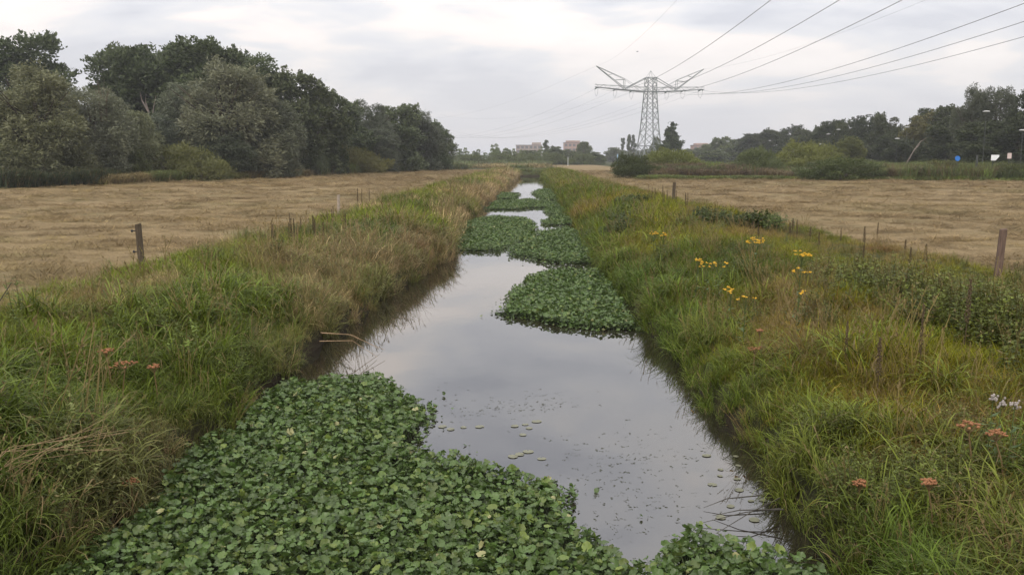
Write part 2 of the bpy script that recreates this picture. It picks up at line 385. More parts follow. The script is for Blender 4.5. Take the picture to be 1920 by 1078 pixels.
def bank(side):
    pts = []; y0 = 4.5; wdt = 7.4
    while y0 < 171:
        st = 1.0 if y0 < 40 else 3
        n = int(np.interp(y0, [5, 9, 20, 40, 90, 170], [80, 80, 48, 26, 13, 9])*st*wdt)
        pts.append(np.c_[rs.uniform(y0, y0+st, n), rs.uniform(-.05, wdt, n)]); y0 += st
    P = np.concatenate(pts); y, s = P[:, 0], P[:, 1]
    x = edgeL(y)-s if side < 0 else edgeR(y)+s
    fe = fbm(x*.35, y*.35, 61)-.5
    keep = (x > vergeL(y)+fe*1.6-.35) if side < 0 else (x < vergeR(y)+fe*1.6+.35)
    x, y, s = x[keep], y[keep], s[keep]
    n = len(x); z = height(x, y); U = lambda: rs.uniform(0, 1, n)
    sd_ = 0 if side < 0 else 30
    d1 = fbm(x*.55, y*.33, 101+sd_); d2 = fbm(x*1.1, y*.8, 151+sd_); d3 = fbm(x*.25, y*.18, 171+sd_); d4 = fbm(x*.9, y*.7, 211+sd_); d5 = fbm(x*1.5, y*1.2, 251+sd_)
    top = np.clip((s-2.0)/1.6, 0, 1); wet = np.clip(1-s/.9, 0, 1); far = np.clip((y-28)/40, 0, 1); near_ = np.clip((13-y)/5, 0, 1)
    idx = rs.integers(0, 4, n)
    if side < 0:
        edge_ = np.clip((s-4.)/1.6, 0, 1)
        pd = np.clip((d1-.49)*3.8+.12+.62*np.clip(1-s/1.7, 0, 1)*np.clip((y-10)/5, .0, 1)+.38*far*(1-.9*top)-.33*top+.35*edge_-.05*near_, 0, .95)
        ps = np.clip(.22+.5*wet*(1-.6*np.clip((y-11)/5, 0, 1))-.2*top+.35*near_+(d5-.5)*1.2, .03, .8)*(1-.8*far)*(1-.85*top)
        pw = np.clip((d2-.56)*3.5, 0, .7)*(1-.6*far)
    else:
        pd = np.clip((d1-.535)*4.0+.09-.25*wet-.25*far, 0, .8)
        ps = np.clip(.06+.75*wet+.6*np.clip((9.5-y)/3, 0, 1)*np.clip(1-(s-1.8)/1.0, 0, 1)-.2*top+(d5-.5)*.5, .02, .85)*(1-.7*far)
        pw = np.clip((d2-.55)*3+.75*np.clip((x-5.0)/1.0, 0, 1)*np.clip((20-y)/5, 0, 1), 0, .85)*(1-.6*far)
    a = U() < ps; idx[a] = rs.integers(4, 8, a.sum())
    b = (U() < pd*.8) & ~a; idx[b] = rs.integers(8, 11, b.sum())
    c = U() < pw; idx[c] = np.where(rs.uniform(0, 1, c.sum()) < .65, rs.integers(11, 14, c.sum()), rs.integers(16, 18, c.sum()))
    e = U() < .015+.04*pd; idx[e] = rs.integers(14, 16, e.sum())
    # colours: what grows where
    if side < 0: green, green2, dryc, brown, sedge = (.074, .106, .009), (.145, .182, .013), (.47, .345, .185), (.28, .16, .075), (.070, .108, .020)
    else: green, green2, dryc, brown, sedge = (.080, .112, .006), (.178, .180, .007), (.25, .170, .038), (.200, .088, .026), (.090, .145, .024)
    green, green2, dryc, brown, sedge = map(np.array, (green, green2, dryc, brown, sedge))
    k2 = (np.clip((d3-.45)*5+.45*top, 0, 1) if side < 0 else np.clip((d3-.42)*5, 0, 1)*(1-wet*.5)*(1-.65*far))[:, None]
    tint = green*(1-k2)+green2*k2
    br = np.clip((d4-.53)*6, 0, 1)[:, None]; dr = dryc*(1-br)+brown*br
    dk = np.clip(pd*.95+(d2-.5)*.8, 0, 1)[:, None]; tint = tint*(1-dk*.7)+dr*dk*.7
    m = (idx >= 8) & (idx <= 10); tint[m] = (.25*tint+.75*dr)[m]
    m = (idx >= 4) & (idx <= 7); tint[m] = tint[m]*.4+sedge*.6
    m = ((idx >= 11) & (idx <= 13)) | (idx >= 16); tint[m] = tint[m]*.35+np.array([.060, .098, .026])*.65
    m = (y > 34+rs.normal(0, 3, n)); g_ = m & (idx < 8); idx[g_] = rs.integers(18, 21, g_.sum()); g_ = m & (idx >= 8) & (idx <= 10); idx[g_] = rs.integers(21, 23, g_.sum())
    tint = tint*rs.uniform(.68, 1.35, (n, 1))
    clump = np.clip((fbm(x*1.1, y*1.1, 231+sd_)-.28)*2.2, .15, 1.1)
    size = (.62+.85*clump)*rs.uniform(.75, 1.25, n)*np.interp(s, [2.2, 3.6, 5.5], [1, .72, .52])*(1 if side < 0 else .92)
    size *= 1-.25*wet*far; size = np.where(((idx >= 11) & (idx <= 13)) | ((idx >= 16) & (idx <= 17)), size*np.where((x > 5.4) & (y < 18), 1.0, .68), size)
    wide = 1+np.clip((y-18)/40, 0, 1.5); wide = np.where(idx >= 18, 1+np.clip((y-40)/90, 0, 1.1), wide)*(1-.35*wet)
    sc = np.c_[size*wide, size*wide, size]
    if side < 0: sc[:, 2] *= np.where((s < 1.1) & (y > 13) & (y < 60) & (idx >= 8) & (idx <= 10), 1.35, 1)
    lo = wet*rs.uniform(-.1, .45, n)*(1 if side < 0 else -1)+rs.normal(0, .16, n)      # waterside tufts hang over the ditch
    rot = lean_spin(lo, rs.normal(0, .16, n), rs.uniform(0, 6.28, n))
    return np.c_[x, y, z-.03], rot, sc, idx, tint
PL = bank(-1); PR = bank(1)
scatter('bank_grass', GR, *PL, 'tall green and straw coloured grass covering the bank beside the fence post with insulators|grass')
scatter('bank_grass', GR, *PR, 'tall olive green grass and weeds covering the bank with yellow flowers|grass')
# grassy end of the ditch
n = 220; ex = rs.uniform(-6, 6, n); ey = rs.uniform(170.2, 178, n)
scatter('ditch_end_grass', GR, np.c_[ex, ey, height(ex, ey)-.03], np.c_[np.zeros((n, 2)), rs.uniform(0, 6.28, n)], np.tile([1.6, 1.6, .9], (n, 1))*rs.uniform(.7, 1.2, (n, 1)),
        rs.choice([18, 19, 20, 21], n), np.array([.11, .14, .035])*rs.uniform(.7, 1.3, (n, 1)), 'rough grass growing across the far end of the ditch|grass')

# cut hay lying on the fields
HY = [blades('hay', 30, (.10, .34), (.005, .010), .26, (1.0, 1.6), (-.2, .5), 300+i, segs=3, dryp=.5, mat=M_hay, wtip=.4) for i in range(4)]
def hayfield(side):
    n = 44000
    if side < 0: y = 12+158*rs.uniform(0, 1, n)**1.9; x = -7-rs.uniform(0, 1, n)*np.interp(y, [10, 60, 100, 170], [16, 42, 28, 14])
    else: y = 12+150*rs.uniform(0, 1, n)**1.8; x = 6.5+rs.uniform(0, 1, n)*np.interp(y, [10, 60, 98, 170], [12, 38, 52, 10])
    k = field(x, y) > .5; x, y = x[k], y[k]; n = len(x)
    sw = fbm(x*.55, y*.75, 301); keep = rs.uniform(0, 1, n) < np.clip((sw-.33)*4, .12, 1); x, y, sw = x[keep], y[keep], sw[keep]; n = len(x)
    gcol = fbm(x*.12, y*.2, 321)
    t = np.array([.262, .190, .094])*np.ones((n, 1)); dk = np.clip((fbm(x*.5, y*1.0, 341)-.5)*6, 0, 1)[:, None]
    t = t*(1-dk*.7)+np.array([.10, .07, .033])*dk*.6
    gk = np.clip((gcol-.52)*5, 0, 1)[:, None]; t = t*(1-gk*.55)+np.array([.165, .155, .06])*gk*.6
    yl = np.clip((fbm(x*.3, y*.5, 361)-.66)*9, 0, 1)[:, None]; t = t*(1-yl*.6)+np.array([.27, .20, .05])*yl*.6
    t *= rs.uniform(.55, 1.4, (n, 1)); wide = 1+np.clip((y-20)/35, 0, 2.2)
    sz = (.5+1.0*np.clip(sw-.3, 0, 1))*rs.uniform(.7, 1.4, n)
    return np.c_[x, y, height(x, y)-.0], np.c_[rs.normal(0, .12, n), rs.normal(0, .12, n), rs.uniform(0, 6.28, n)], np.c_[sz*wide, sz*wide, sz*.85], rs.integers(0, 4, n), t
scatter('mown_hay', HY, *hayfield(-1), 'pale mown hay lying on the field in front of the tall willows|hay')
scatter('mown_hay', HY, *hayfield(1), 'pale mown hay lying on the field in front of the dark hedge|hay')

# ------------------------------------------------------------------ floating pennywort rafts
M_penny = Mat('pennywort'); 
def _penny():
    q = M_penny; t = q.attr('tint', 'INSTANCER').outputs['Color']; v = q.attr('v').outputs['Fac']
    nz = q.noise(40, 3); c = q.mix(q.math('MULTIPLY', nz, .22), t, (.14, .18, .065))
    c = q.mix(q.math('MULTIPLY', v, .35), c, (.12, .155, .055)); q.leafy(c, .2, .38, .36)
_penny(); M_penny = M_penny.m
def penny_leaf(seed):
    r = random.Random(seed); k = 20; V = [(0, 0, -.12)]; ring = [[], []]
    cut = .35
    for ri, fr in enumerate((.55, 1)):
        for j in range(k+1):
            t = j/k; th = cut/2+(2*math.pi-cut)*t
            lob = 1+.10*abs(math.sin(th*2.5+.3))*(1 if ri else .3)-(.09*(math.cos(th*5+.6) > .75) if ri else 0)
            rr = .5*fr*lob*r.uniform(.96, 1.04); z = (.10 if ri else .0)*1.0+(r.uniform(-.07, .07) if ri else r.uniform(-.02, .02))+.05*math.sin(th*2+seed)
            ring[ri].append(len(V)); V.append((rr*math.cos(th), rr*math.sin(th), z))
    Fc = [[0, ring[0][j], ring[0][j+1]] for j in range(k)]+[[ring[0][j], ring[1][j], ring[1][j+1], ring[0][j+1]] for j in range(k)]
    vv = [1.]+[.4]*len(ring[0])+[0.]*len(ring[1])
    b = len(V)                                                       # its stalk
    for i in range(3):
        a = i*2.09; V.append((.03*math.cos(a), .03*math.sin(a), -.12)); V.append((.03*math.cos(a)+.1, .03*math.sin(a), -1.6))
    Fc += [[b+2*i, b+2*((i+1) % 3), b+2*((i+1) % 3)+1, b+2*i+1] for i in range(3)]; vv += [.5]*6
    me = mesh('leaf', V, Fc, {'v': ('POINT', vv)}, smooth=True); me.materials.append(M_penny); return me
PEN = [penny_leaf(i) for i in range(5)]
def inside(P, x, y):
    P = np.array(P); c = np.zeros(len(x), bool); j = len(P)-1
    for i in range(len(P)):
        a, b = P[i], P[j]
        hit = ((a[1] > y) != (b[1] > y)) & (x < (b[0]-a[0])*(y-a[1])/(b[1]-a[1]+1e-12)+a[0]); c ^= hit; j = i
    return c
M_mat = simple('stem_tangle', (.016, .020, .009), .9, .4, 30, spec=.1)
RAFT = [
 ('raft of glossy green pennywort filling the near end of the ditch', 640, [(-3.6, 5.0), (-3.9, 6.81), (-3.95, 7.74), (-4.08, 9.31), (-3.93, 11.36), (-3.74, 12.98), (-2.92, 13.33), (-2.45, 13.47), (-2.02, 13.08), (-1.54, 12.19), (-1.32, 11.17), (-1.31, 10.29), (-0.89, 9.91), (-0.38, 9.47), (0.04, 9.23), (0.32, 8.95), (0.51, 8.41), (0.49, 7.96), (0.61, 7.61), (0.77, 7.23), (1.16, 7.4), (1.45, 7.74), (1.74, 7.71), (2.03, 7.55), (2.4, 7.21), (2.62, 6.94), (2.69, 5.0)]),
 ('oval raft of pennywort alone in open water against the flowery bank', 480, [(-0.9, 19.82), (-0.44, 20.97), (-0.55, 23.16), (-0.14, 25.52), (0.75, 27.16), (2.0, 27.3), (2.25, 24.24), (2.25, 19.2), (2.2, 17.6), (1.36, 17.7), (0.62, 18.15), (-0.05, 18.69)]),
 ('pennywort raft along the flowery bank, just beyond the oval one', 230, [(-1.06, 32.3), (-0.21, 35.83), (0.38, 40.77), (2.16, 44.67), (2.4, 39.67), (2.45, 29.79), (0.97, 28.99), (0.1, 29.75)]),
 ('wide pennywort raft spreading from the straw coloured bank to mid ditch', 200, [(-3.5, 33.62), (-3.6, 39.54), (-3.63, 48.38), (-2.4, 53.44), (-0.14, 51.07), (0.29, 45.72), (0.42, 39.62), (-0.21, 35.83), (-0.9, 33.66), (-1.9, 33.24)]),
 ('small wedge of pennywort by the flowery bank, beside a bright water gap', 150, [(0.24, 47.64), (1.46, 53.52), (2.43, 53.03), (2.41, 46.13), (0.99, 46.48)]),
 ('thin pennywort patch jutting from the flowery bank into a wide water gap', 140, [(0.63, 57.86), (1.32, 62.32), (2.44, 62.34), (2.36, 53.53), (1.31, 54.02)]),
 ('pennywort band reaching right across the ditch in the distance', 120, [(-3.0, 60.25), (-3.0, 70.76), (-0.44, 74.51), (1.3, 71.73), (2.4, 63.73), (0.57, 62.3), (-1.07, 60.28)]),
 ('far small pennywort tongue on the straw coloured side of the ditch', 110, [(-2.95, 75.46), (-2.97, 88.32), (-1.19, 87.0), (-0.82, 82.0), (-1.36, 76.49)]),
 ('farthest pennywort raft, hugging the green bank near the dark reflection', 100, [(0.17, 87.02), (0.59, 97.42), (2.5, 99.15), (2.46, 71.76), (0.91, 75.52)])]
for ri, (lab, dens, poly) in enumerate(RAFT):
    A = np.array(poly); lo, hi = A.min(0)-.3, A.max(0)+.3; n = int(dens*np.prod(hi-lo))
    x = rs.uniform(lo[0], hi[0], n); y = rs.uniform(lo[1], hi[1], n)
    sc_ = 1 if ri < 2 else 1.6
    jx = (fbm(x*1.6/sc_, y*1.1/sc_, 401)-.5)*.7*sc_; jy = (fbm(x*1.6/sc_, y*1.1/sc_, 431)-.5)*.9*sc_
    k = inside(poly, x+jx, y+jy) & (x > edgeL(y)-.1) & (x < edgeR(y)+.1)
    core = inside(poly, x+jx+.12, y+jy+.1) & inside(poly, x+jx-.12, y+jy-.1)
    k &= core | (rs.uniform(0, 1, n) < .45)
    loose = inside(poly, x+jx+rs.normal(0, .22*sc_, n), y+jy+rs.normal(0, .35*sc_, n)) & (rs.uniform(0, 1, n) < .035) & (x > edgeL(y)+.05) & (x < edgeR(y)-.05); k |= loose
    x, y, core = x[k], y[k], core[k]; n = len(x)
    lump = fbm(x*1.2, y*.9, 451)
    size = (.034+.066*rs.uniform(0, 1, n)**1.3)*(1. if ri == 0 else 1.02+.05*ri)*np.where(core, 1, .75)*np.where(rs.uniform(0,1,n)<.5,.78,1.02)
    z = np.where(core, .015+.15*rs.uniform(0, 1, n)+.06*lump, rs.uniform(.01, .06, n))
    if ri: z *= .9
    t = np.array([.064, .115, .026])*np.ones((n, 1)); yk = np.clip((rs.uniform(0, 1, n)-.70)*4+(lump-.6), 0, 1)[:, None]
    t = t*(1-yk)+np.array([.125, .165, .03])*yk; t *= rs.uniform(.55, 1.4, (n, 1))
    pale = rs.uniform(0, 1, n) < .006; t[pale] = (.36, .34, .16)
    rot = np.c_[rs.normal(0, .46, n), rs.normal(0, .46, n), rs.uniform(0, 6.28, n)]
    root = thing('pennywort_raft', lab, 'floating plants', (0, 0, 0), group='pennywort rafts in the ditch')
    idx = rs.integers(0, 5, n); P = np.c_[x, y, z]; S3 = np.c_[size, size, size]
    if ri == 0:
        # the 300 leaves nearest the camera are leaves of their own
        vis = np.where((y > 7.0) & (np.abs(x-(-.1)) < y*.62) & (z > .09))[0]; pick = vis[np.argsort(y[vis])[:300]]
        for i in pick:
            o = bpy.data.objects.new('leaf', PEN[idx[i]]); COL.objects.link(o); o.parent = root
            o.location = P[i]; o.rotation_euler = rot[i]; o.scale = S3[i]; o['tint'] = [float(q) for q in t[i]]
        m = np.ones(n, bool); m[pick] = False; P, rot, S3, idx, t = P[m], rot[m], S3[m], idx[m], t[m]
    # the dark tangle of stems and roots the leaves stand on
    ce = .10 if ri < 2 else .25; gx, gy = np.meshgrid(np.arange(lo[0], hi[0], ce), np.arange(lo[1], hi[1], ce), indexing='ij'); fx, fy = gx.ravel(), gy.ravel()
    mk = inside(poly, fx+(fbm(fx*1.6/sc_, fy*1.1/sc_, 401)-.5)*.7*sc_, fy+(fbm(fx*1.6/sc_, fy*1.1/sc_, 431)-.5)*.9*sc_).reshape(gx.shape)
    mk[1:-1, 1:-1] &= mk[:-2, 1:-1] & mk[2:, 1:-1] & mk[1:-1, :-2] & mk[1:-1, 2:]; ii, jj = np.where(mk[:-1, :-1] & mk[1:, :-1] & mk[:-1, 1:] & mk[1:, 1:])
    gid = np.arange(gx.size).reshape(gx.shape); quads = np.stack([gid[ii, jj], gid[ii+1, jj], gid[ii+1, jj+1], gid[ii, jj+1]], -1); used, inv = np.unique(quads, return_inverse=True)
    obj('stem_mat', mesh('stem_mat', np.c_[fx, fy, .006+.022*rs.uniform(0, 1, fx.size)][used], inv.reshape(-1, 4)), M_mat, root)
    scatter('leaves', PEN, P, rot, S3, idx, t, lab, parent=root)

# lily pads lying flat on the open water
M_pad = simple('lily_pad', (.125, .125, .07), .3, .3, 9)
def pad_mesh(seed):
    r = random.Random(seed); k = 16; V = [(0, 0, .004)]+[(math.cos(.15+j/k*5.98)*r.uniform(.95, 1.03), math.sin(.15+j/k*5.98)*r.uniform(.95, 1.03), .004+r.uniform(0, .003)) for j in range(k+1)]
    n0 = len(V); V += [(p[0]*.97, p[1]*.97, p[2]-.003) for p in V[:n0]]
    Fc = [[0, j+1, j+2] for j in range(k)]+[[n0, n0+j+2, n0+j+1] for j in range(k)]+[[j+1, n0+j+1, n0+j+2, j+2] for j in range(k)]
    me = mesh('lily_pad', V, Fc); me.materials.append(M_pad); return me
PADM = [pad_mesh(i) for i in range(3)]
PG = [('lily pad counted from the near pennywort in the pale floating row', [(-1.15, 11.26), (-1.03, 11.15), (-.87, 11.24), (-.66, 11.27)]),
      ('lily pad in the small cluster out on open water', [(-.2, 11.31), (-.06, 11.38), (.09, 11.52), (-.01, 11.22), (-.09, 10.94)]),
      ('flat lily pad of the pale group closest to the near raft edge', [(-.12, 10.18), (-.02, 10.28), (.14, 10.03), (-.2, 10.1)]),
      ('small dark lily pad in the shade under the flowery bank', [(2.2+rs.uniform(-.35, .25), 8.2+2.2*i/13+rs.uniform(-.1, .1)) for i in range(13)])]
PW = {4: ['first ', 'second ', 'third ', 'last '], 5: ['first ', 'second ', 'farthest ', 'fourth ', 'nearest single ']}
for lab, L in PG:
    for j, (x, y) in enumerate(L):
        o = obj('lily_pad', PADM[j % 3]); q = rs.uniform(.04, .062) if len(L) < 12 else rs.uniform(.03, .055)
        o.location = (x, y, .002); o.scale = (q, q*1.1, 1 if q > .05 else .8); o.rotation_euler = (0, 0, rs.uniform(0, 6.28)); tag(o, PW[len(L)][j]+lab if len(L) < 12 else lab, 'lily pad', 'lily pads on the ditch')

# dark scraps of weed floating on the open water
n = 520; cl = np.array([(.0, 12.4, .35, .35), (-.5, 12.1, .4, .25), (.9, 9.4, .35, .6), (1.3, 10.2, .5, .6), (.75, 8.3, .25, .4), (1.5, 8.6, .4, .4), (-1.15, 12.2, .2, .9), (-.75, 20.3, .3, 1.4), (.2, 12.6, .3, .3)])
ci_ = rs.choice(len(cl), n, p=np.array([.12, .08, .2, .22, .1, .1, .08, .05, .05])); x = cl[ci_, 0]+rs.normal(0, 1, n)*cl[ci_, 2]; y = cl[ci_, 1]+rs.normal(0, 1, n)*cl[ci_, 3]
ok = (x > edgeL(y)+.2) & (x < edgeR(y)-.1) & ~inside(RAFT[0][2], x, y); x, y = x[ok], y[ok]; n = len(x)
FL = [weed('scrap', .05, 2, 5, .9, .7, 80+i, .3, .01) for i in range(2)]
scatter('floating_weed', FL, np.c_[x, y, np.full(n, -.002)], np.c_[np.zeros((n, 2)), rs.uniform(0, 6.28, n)], np.c_[rs.uniform(.015, .075, n), rs.uniform(.015, .075, n), np.full(n, .012)],
        rs.integers(0, 2, n), np.tile([.035, .038, .022], (n, 1)), 'tiny dark scraps of weed drifting on the open water|weed')

# dead reed stems lying half sunk by the bank
M_dead = simple('dead_stem', (.05, .045, .035), .8, .3, 10); M_straw = simple('dry_straw', (.30, .205, .115), .8, .3, 14)
def stems(name, lab, pts_list, r, mat, cat):
    t = thing(name, lab, cat, pts_list[0][0])
    b0 = Vector(pts_list[0][0])
    for p in pts_list: MB().tube([Vector(q)-b0 for q in p], [r*(1-.7*i/(len(p)-1)) for i in range(len(p))], 5).build('stem', mat, t)
    return t
stems('dead_reeds', 'dark dead reed stems leaning out over the water below the flowery bank', [[(2.45, 8.3, .12), (2.1, 8.25, .10), (1.62, 8.15, .02)], [(2.5, 8.5, .15), (2.15, 8.2, .13), (1.75, 7.95, .01)], [(2.4, 8.7, .1), (2.0, 8.62, .09), (1.75, 8.55, .02)], [(2.45, 8.2, .15), (2.05, 8.3, .1), (1.8, 8.35, .02)]], .008, M_dead, 'reeds')
stems('dead_reeds', 'pale bent reed stems fallen on the water beside the brown bank', [[(-3.6, 15.0, .5), (-3.2, 15.3, .42), (-2.6, 15.5, .1)], [(-3.6, 14.8, .4), (-3.1, 15.1, .35), (-2.7, 15.25, .03)], [(-3.7, 15.3, .45), (-3.2, 15.6, .35), (-2.75, 15.8, .05)]], .009, M_straw, 'reeds')
stems('straw_bundle', 'bundle of dry pinkish straw stems leaning over grass by the near pennywort', [[(-4.95+rs.uniform(-.1, .35), 6.9+rs.uniform(-.1, .2), .5+rs.uniform(0, .25)), (-4.5+rs.uniform(-.1, .3), 7.25+rs.uniform(-.1, .25), .92+rs.uniform(-.08, .12)), (-4.05+rs.uniform(-.2, .5), 7.6+rs.uniform(-.2, .35), 1.06+rs.uniform(-.2, .12))] for i in range(9)], .004, M_straw, 'straw')

# ------------------------------------------------------------------ flowering and dead plants on the banks
M_stem = simple('green_stem', (.075, .10, .03), .6); M_yel = simple('yellow_flower', (.62, .36, .02), .6, .2, 40); M_umb = simple('dried_umbel', (.25, .115, .052), .8, .3, 30)
M_rst = simple('reddish_stem', (.15, .10, .045), .7, .2, 12); M_wht = simple('white_flower', (.30, .265, .24), .7, .15, 30); M_dock = simple('dock_seed', (.085, .06, .032), .9, .5, 4)
M_lf = Mat('flower_leaf'); M_lf = M_lf.leafy(M_lf.ramp(M_lf.noise(12), [(.3, (.04, .075, .02)), (.7, (.09, .13, .035))]), .2, .5)
def small_leaves(n, h, L, W, seed):
    r = random.Random(seed); m = MB()
    for i in range(n): v, f = leaf_strip((0, 0, h*(.1+.75*i/n)), r.uniform(0, 6.28), r.uniform(-.1, .6), L*r.uniform(.7, 1.1), W); m.add(v, f)
    return m
def ragwort(x, y, lab, seed, n=6, h=.75):
    r = random.Random(seed); z = gz_at(x, y); t = thing('ragwort', lab, 'flower', (x, y, z), group='yellow ragwort on the bank')
    st = MB(); st.tube([(0, 0, 0), (.02, .01, h*.6), (.03, .0, h)], [.008, .006, .004], 5); heads = []
    for i in range(n):
        a = r.uniform(0, 6.28); q = r.uniform(.05, .17); p = (.03+math.cos(a)*q, math.sin(a)*q, h*r.uniform(.95, 1.08)); st.tube([(.02, .01, h*.68), p], .0035, 4); heads.append(p)
    st.build('stem', M_stem, t); small_leaves(12, h*.8, .14, .05, seed).build('leaves', M_lf, t)
    for p in heads:
        f = MB()
        for j in range(7):
            a = r.uniform(0, 6.28); d = r.uniform(.0, .035); f.blob((p[0]+math.cos(a)*d, p[1]+math.sin(a)*d, p[2]+r.uniform(-.008, .012)), (.012, .012, .007), 6, 4)
        f.build('flower_head', M_yel, t)
RG = [(3.44, 24.91, 6, 'upper of two yellow ragwort clumps beyond the oval raft'), (3.58, 24.0, 6, 'lower of two yellow ragwort clumps beyond the oval raft'), (4.59, 18.6, 7, 'yellow ragwort in the brightest double clump, lower plant'), (4.9, 19.3, 8, 'yellow ragwort in the brightest double clump, upper plant'),
      (4.98, 16.37, 8, 'compact single yellow ragwort high on the bank right of the double clump'), (3.27, 17.44, 5, 'orange yellow ragwort opposite the oval raft, one nearest the water'), (3.45, 17.35, 4, 'orange yellow ragwort opposite the oval raft, middle one'), (3.63, 17.05, 4, 'orange yellow ragwort opposite the oval raft, one farthest up the bank'),
      (4.54, 14.97, 4, 'faded ragwort below the compact single clump'), (3.36, 14.84, 4, 'little yellow ragwort halfway down the bank, upper of a pair'), (3.25, 13.37, 3, 'little yellow ragwort halfway down the bank, lower of a pair'), (3.9, 12.9, 2, 'tiny lone yellow ragwort below all the others')]
for i, (x, y, n_, lab) in enumerate(RG): ragwort(x, y, lab, 500+i, int(n_*1.6), .72+.05*(i % 3))
def umbel(x, y, ztop, lab, seed, rad_=.10, mat=None):
    r = random.Random(seed); z = gz_at(x, y); h = max(.3, ztop-z); t = thing('hogweed', lab, 'dried flower', (x, y, z), group='dried hogweed heads')
    lx, ly = r.uniform(-.08, .08), r.uniform(-.08, .08)
    st = MB(); st.tube([(0, 0, 0), (lx*.4, ly*.4, h*.5), (lx, ly, h-.07)], [.008, .007, .006], 6)
    hd = MB()
    for i in range(13):
        a = i*2.4; q = rad_*math.sqrt((i+.4)/13); p = (lx+math.cos(a)*q, ly+math.sin(a)*q, h+r.uniform(-.012, .018)-q*q*1.5)
        st.tube([(lx, ly, h-.075), p], .003, 4)
        for j in range(5):
            b = r.uniform(0, 6.28); d = r.uniform(0, .022); hd.blob((p[0]+math.cos(b)*d, p[1]+math.sin(b)*d, p[2]+r.uniform(0, .012)), (.011, .011, .008), 5, 3)
    st.build('stem', M_rst, t); hd.build('flower_head', mat or M_umb, t)
UM = [(-4.83, 10.11, 1.12, 'widest brown hogweed head amid grass on the near post side', .16), (-5.06, 10.36, 1.2, 'small brown hogweed head just above the widest one', .09), (-4.5, 10.34, 1.02, 'brown hogweed head nearer the water than the widest one', .07),
      (3.85, 7.48, 1.22, 'tall red brown hogweed umbel on a straight stem near the frame edge', .10), (4.02, 7.27, 1.2, 'orange brown hogweed umbel beside the tall red one', .09), (3.23, 6.81, .95, 'short orange hogweed head among arching sedge', .06), (2.8, 7.43, .74, 'small salmon hogweed head just above the dark lily pads', .055),
      (3.05, 11.9, .92, 'low orange hogweed head overhanging the water edge', .09), (3.3, 12.3, 1.08, 'small orange hogweed head up the bank from the waterside one', .045), (-3.85, 8.12, .42, 'broken pinkish hogweed head low beside the near raft', .08)]
for i, (x, y, z, lab, q) in enumerate(UM): umbel(x, y, z, lab, 600+i, q)
def whiteflower(x, y, lab, seed):
    r = random.Random(seed); z = gz_at(x, y); t = thing('white_flower', lab, 'flower', (x, y, z)); h = .72
    MB().tube([(0, 0, 0), (.02, 0, h)], [.006, .004], 5).build('stem', M_stem, t); small_leaves(8, h, .12, .04, seed).build('leaves', M_lf, t); f = MB()
    for j in range(16): f.blob((.02+r.gauss(0, .02), r.gauss(0, .02), h+r.gauss(0, .02)), (.011, .011, .011), 5, 3)
    f.build('flower_head', M_wht, t)
for i, (x, y, lab) in enumerate([(4.01, 7.58, 'pale pink white flower cluster, upper one by the red hogweed'), (4.0, 7.43, 'pale pink white flower cluster, middle one by the red hogweed'), (4.06, 7.33, 'pale pink white flower cluster, lower one by the red hogweed')]): whiteflower(x, y, lab, 700+i)
DOCK = []
for s in range(3):
    r = random.Random(800+s); st = MB(); st.tube([(0, 0, 0), (.02, .01, .5), (.03, -.01, 1)], [.008, .007, .004], 5); sd = MB()
    for i in range(60):
        t_ = .42+.58*i/60; a = i*2.4; q = (.052*(1.12-t_)+r.uniform(0, .016))*(.45+.55*abs(math.sin(t_*19+s))); sd.blob((.03*t_+math.cos(a)*q, math.sin(a)*q, t_+r.uniform(-.01, .01)), (.013, .013, .017), 5, 3)
    DOCK.append((st.me('stem'), sd.me('seed_head')))
for st, sd in DOCK: st.materials.append(M_dock); sd.materials.append(M_dock)
def dock(x, y, lab, grp, h):
    t = thing('dock_stalk', lab, 'dead stalk', (x, y, gz_at(x, y)), rs.uniform(0, 6.28), grp, (rs.uniform(.5, 1.0),)*2+(h,)); k = rs.integers(0, 3)
    obj('stem', DOCK[k][0], None, t); obj('seed_head', DOCK[k][1], None, t)
for i in range(20):
    y = rs.uniform(22.5, 30); x = vergeL(y)+1.6-.05*(y-22)+rs.normal(0, .35); dock(x, y, 'dark brown dock stalk in the thicket on the brow beyond the post with insulators', 'dock stalks on the near post side', rs.uniform(.5, .9))
for x, y in [(-7.9, 40.5), (-7.6, 39.9), (-7.4, 40.8)]: dock(x, y, 'dark dock spike standing alone against the hay, farther along the willow side', 'lone dock spikes', 1.0)
for i in range(15):
    y = rs.uniform(17.5, 29); x = np.interp(y, [17, 20, 24, 29], [7.4, 8.0, 8.1, 8.1])+rs.normal(0, .75); dock(x, y, 'dark brown dock stalk along the brow near the weathered post', 'dock stalks by the weathered post', rs.uniform(.4, .75))
for i in range(9):
    y = rs.uniform(38, 50); dock(np.interp(y, [38, 50], [6.6, 6.0])+rs.normal(0, .3), y, 'small dark dock stalk on the far part of the flowery bank', 'dock stalks on the far bank', rs.uniform(.8, 1.05))
for x, y, h, lab in [(3.94, 10.9, .8, 'dark dead stalk mid bank, nearest the waterside sedge'), (3.99, 10.0, .75, 'dark dead stalk mid bank, lower of the two by the sedge'), (4.53, 10.19, 1.0, 'tallest dark dead stalk in the middle of the flowery bank'), (5.55, 11.24, .95, 'dark dead stalk rising from the dark weeds below the weathered post')]: dock(x, y, lab, None, h)
t = thing('bare_stalk', 'thin dark bare stem leaning in the grass at the near frame edge', 'dead stalk', (-6.0, 9.3, gz_at(-6.0, 9.3)))
MB().tube([(0, 0, 0), (.06, .02, .55), (.22, .05, 1.0), (.38, .1, 1.25)], [.014, .011, .007, .004], 6).build('stem', M_dead, t)

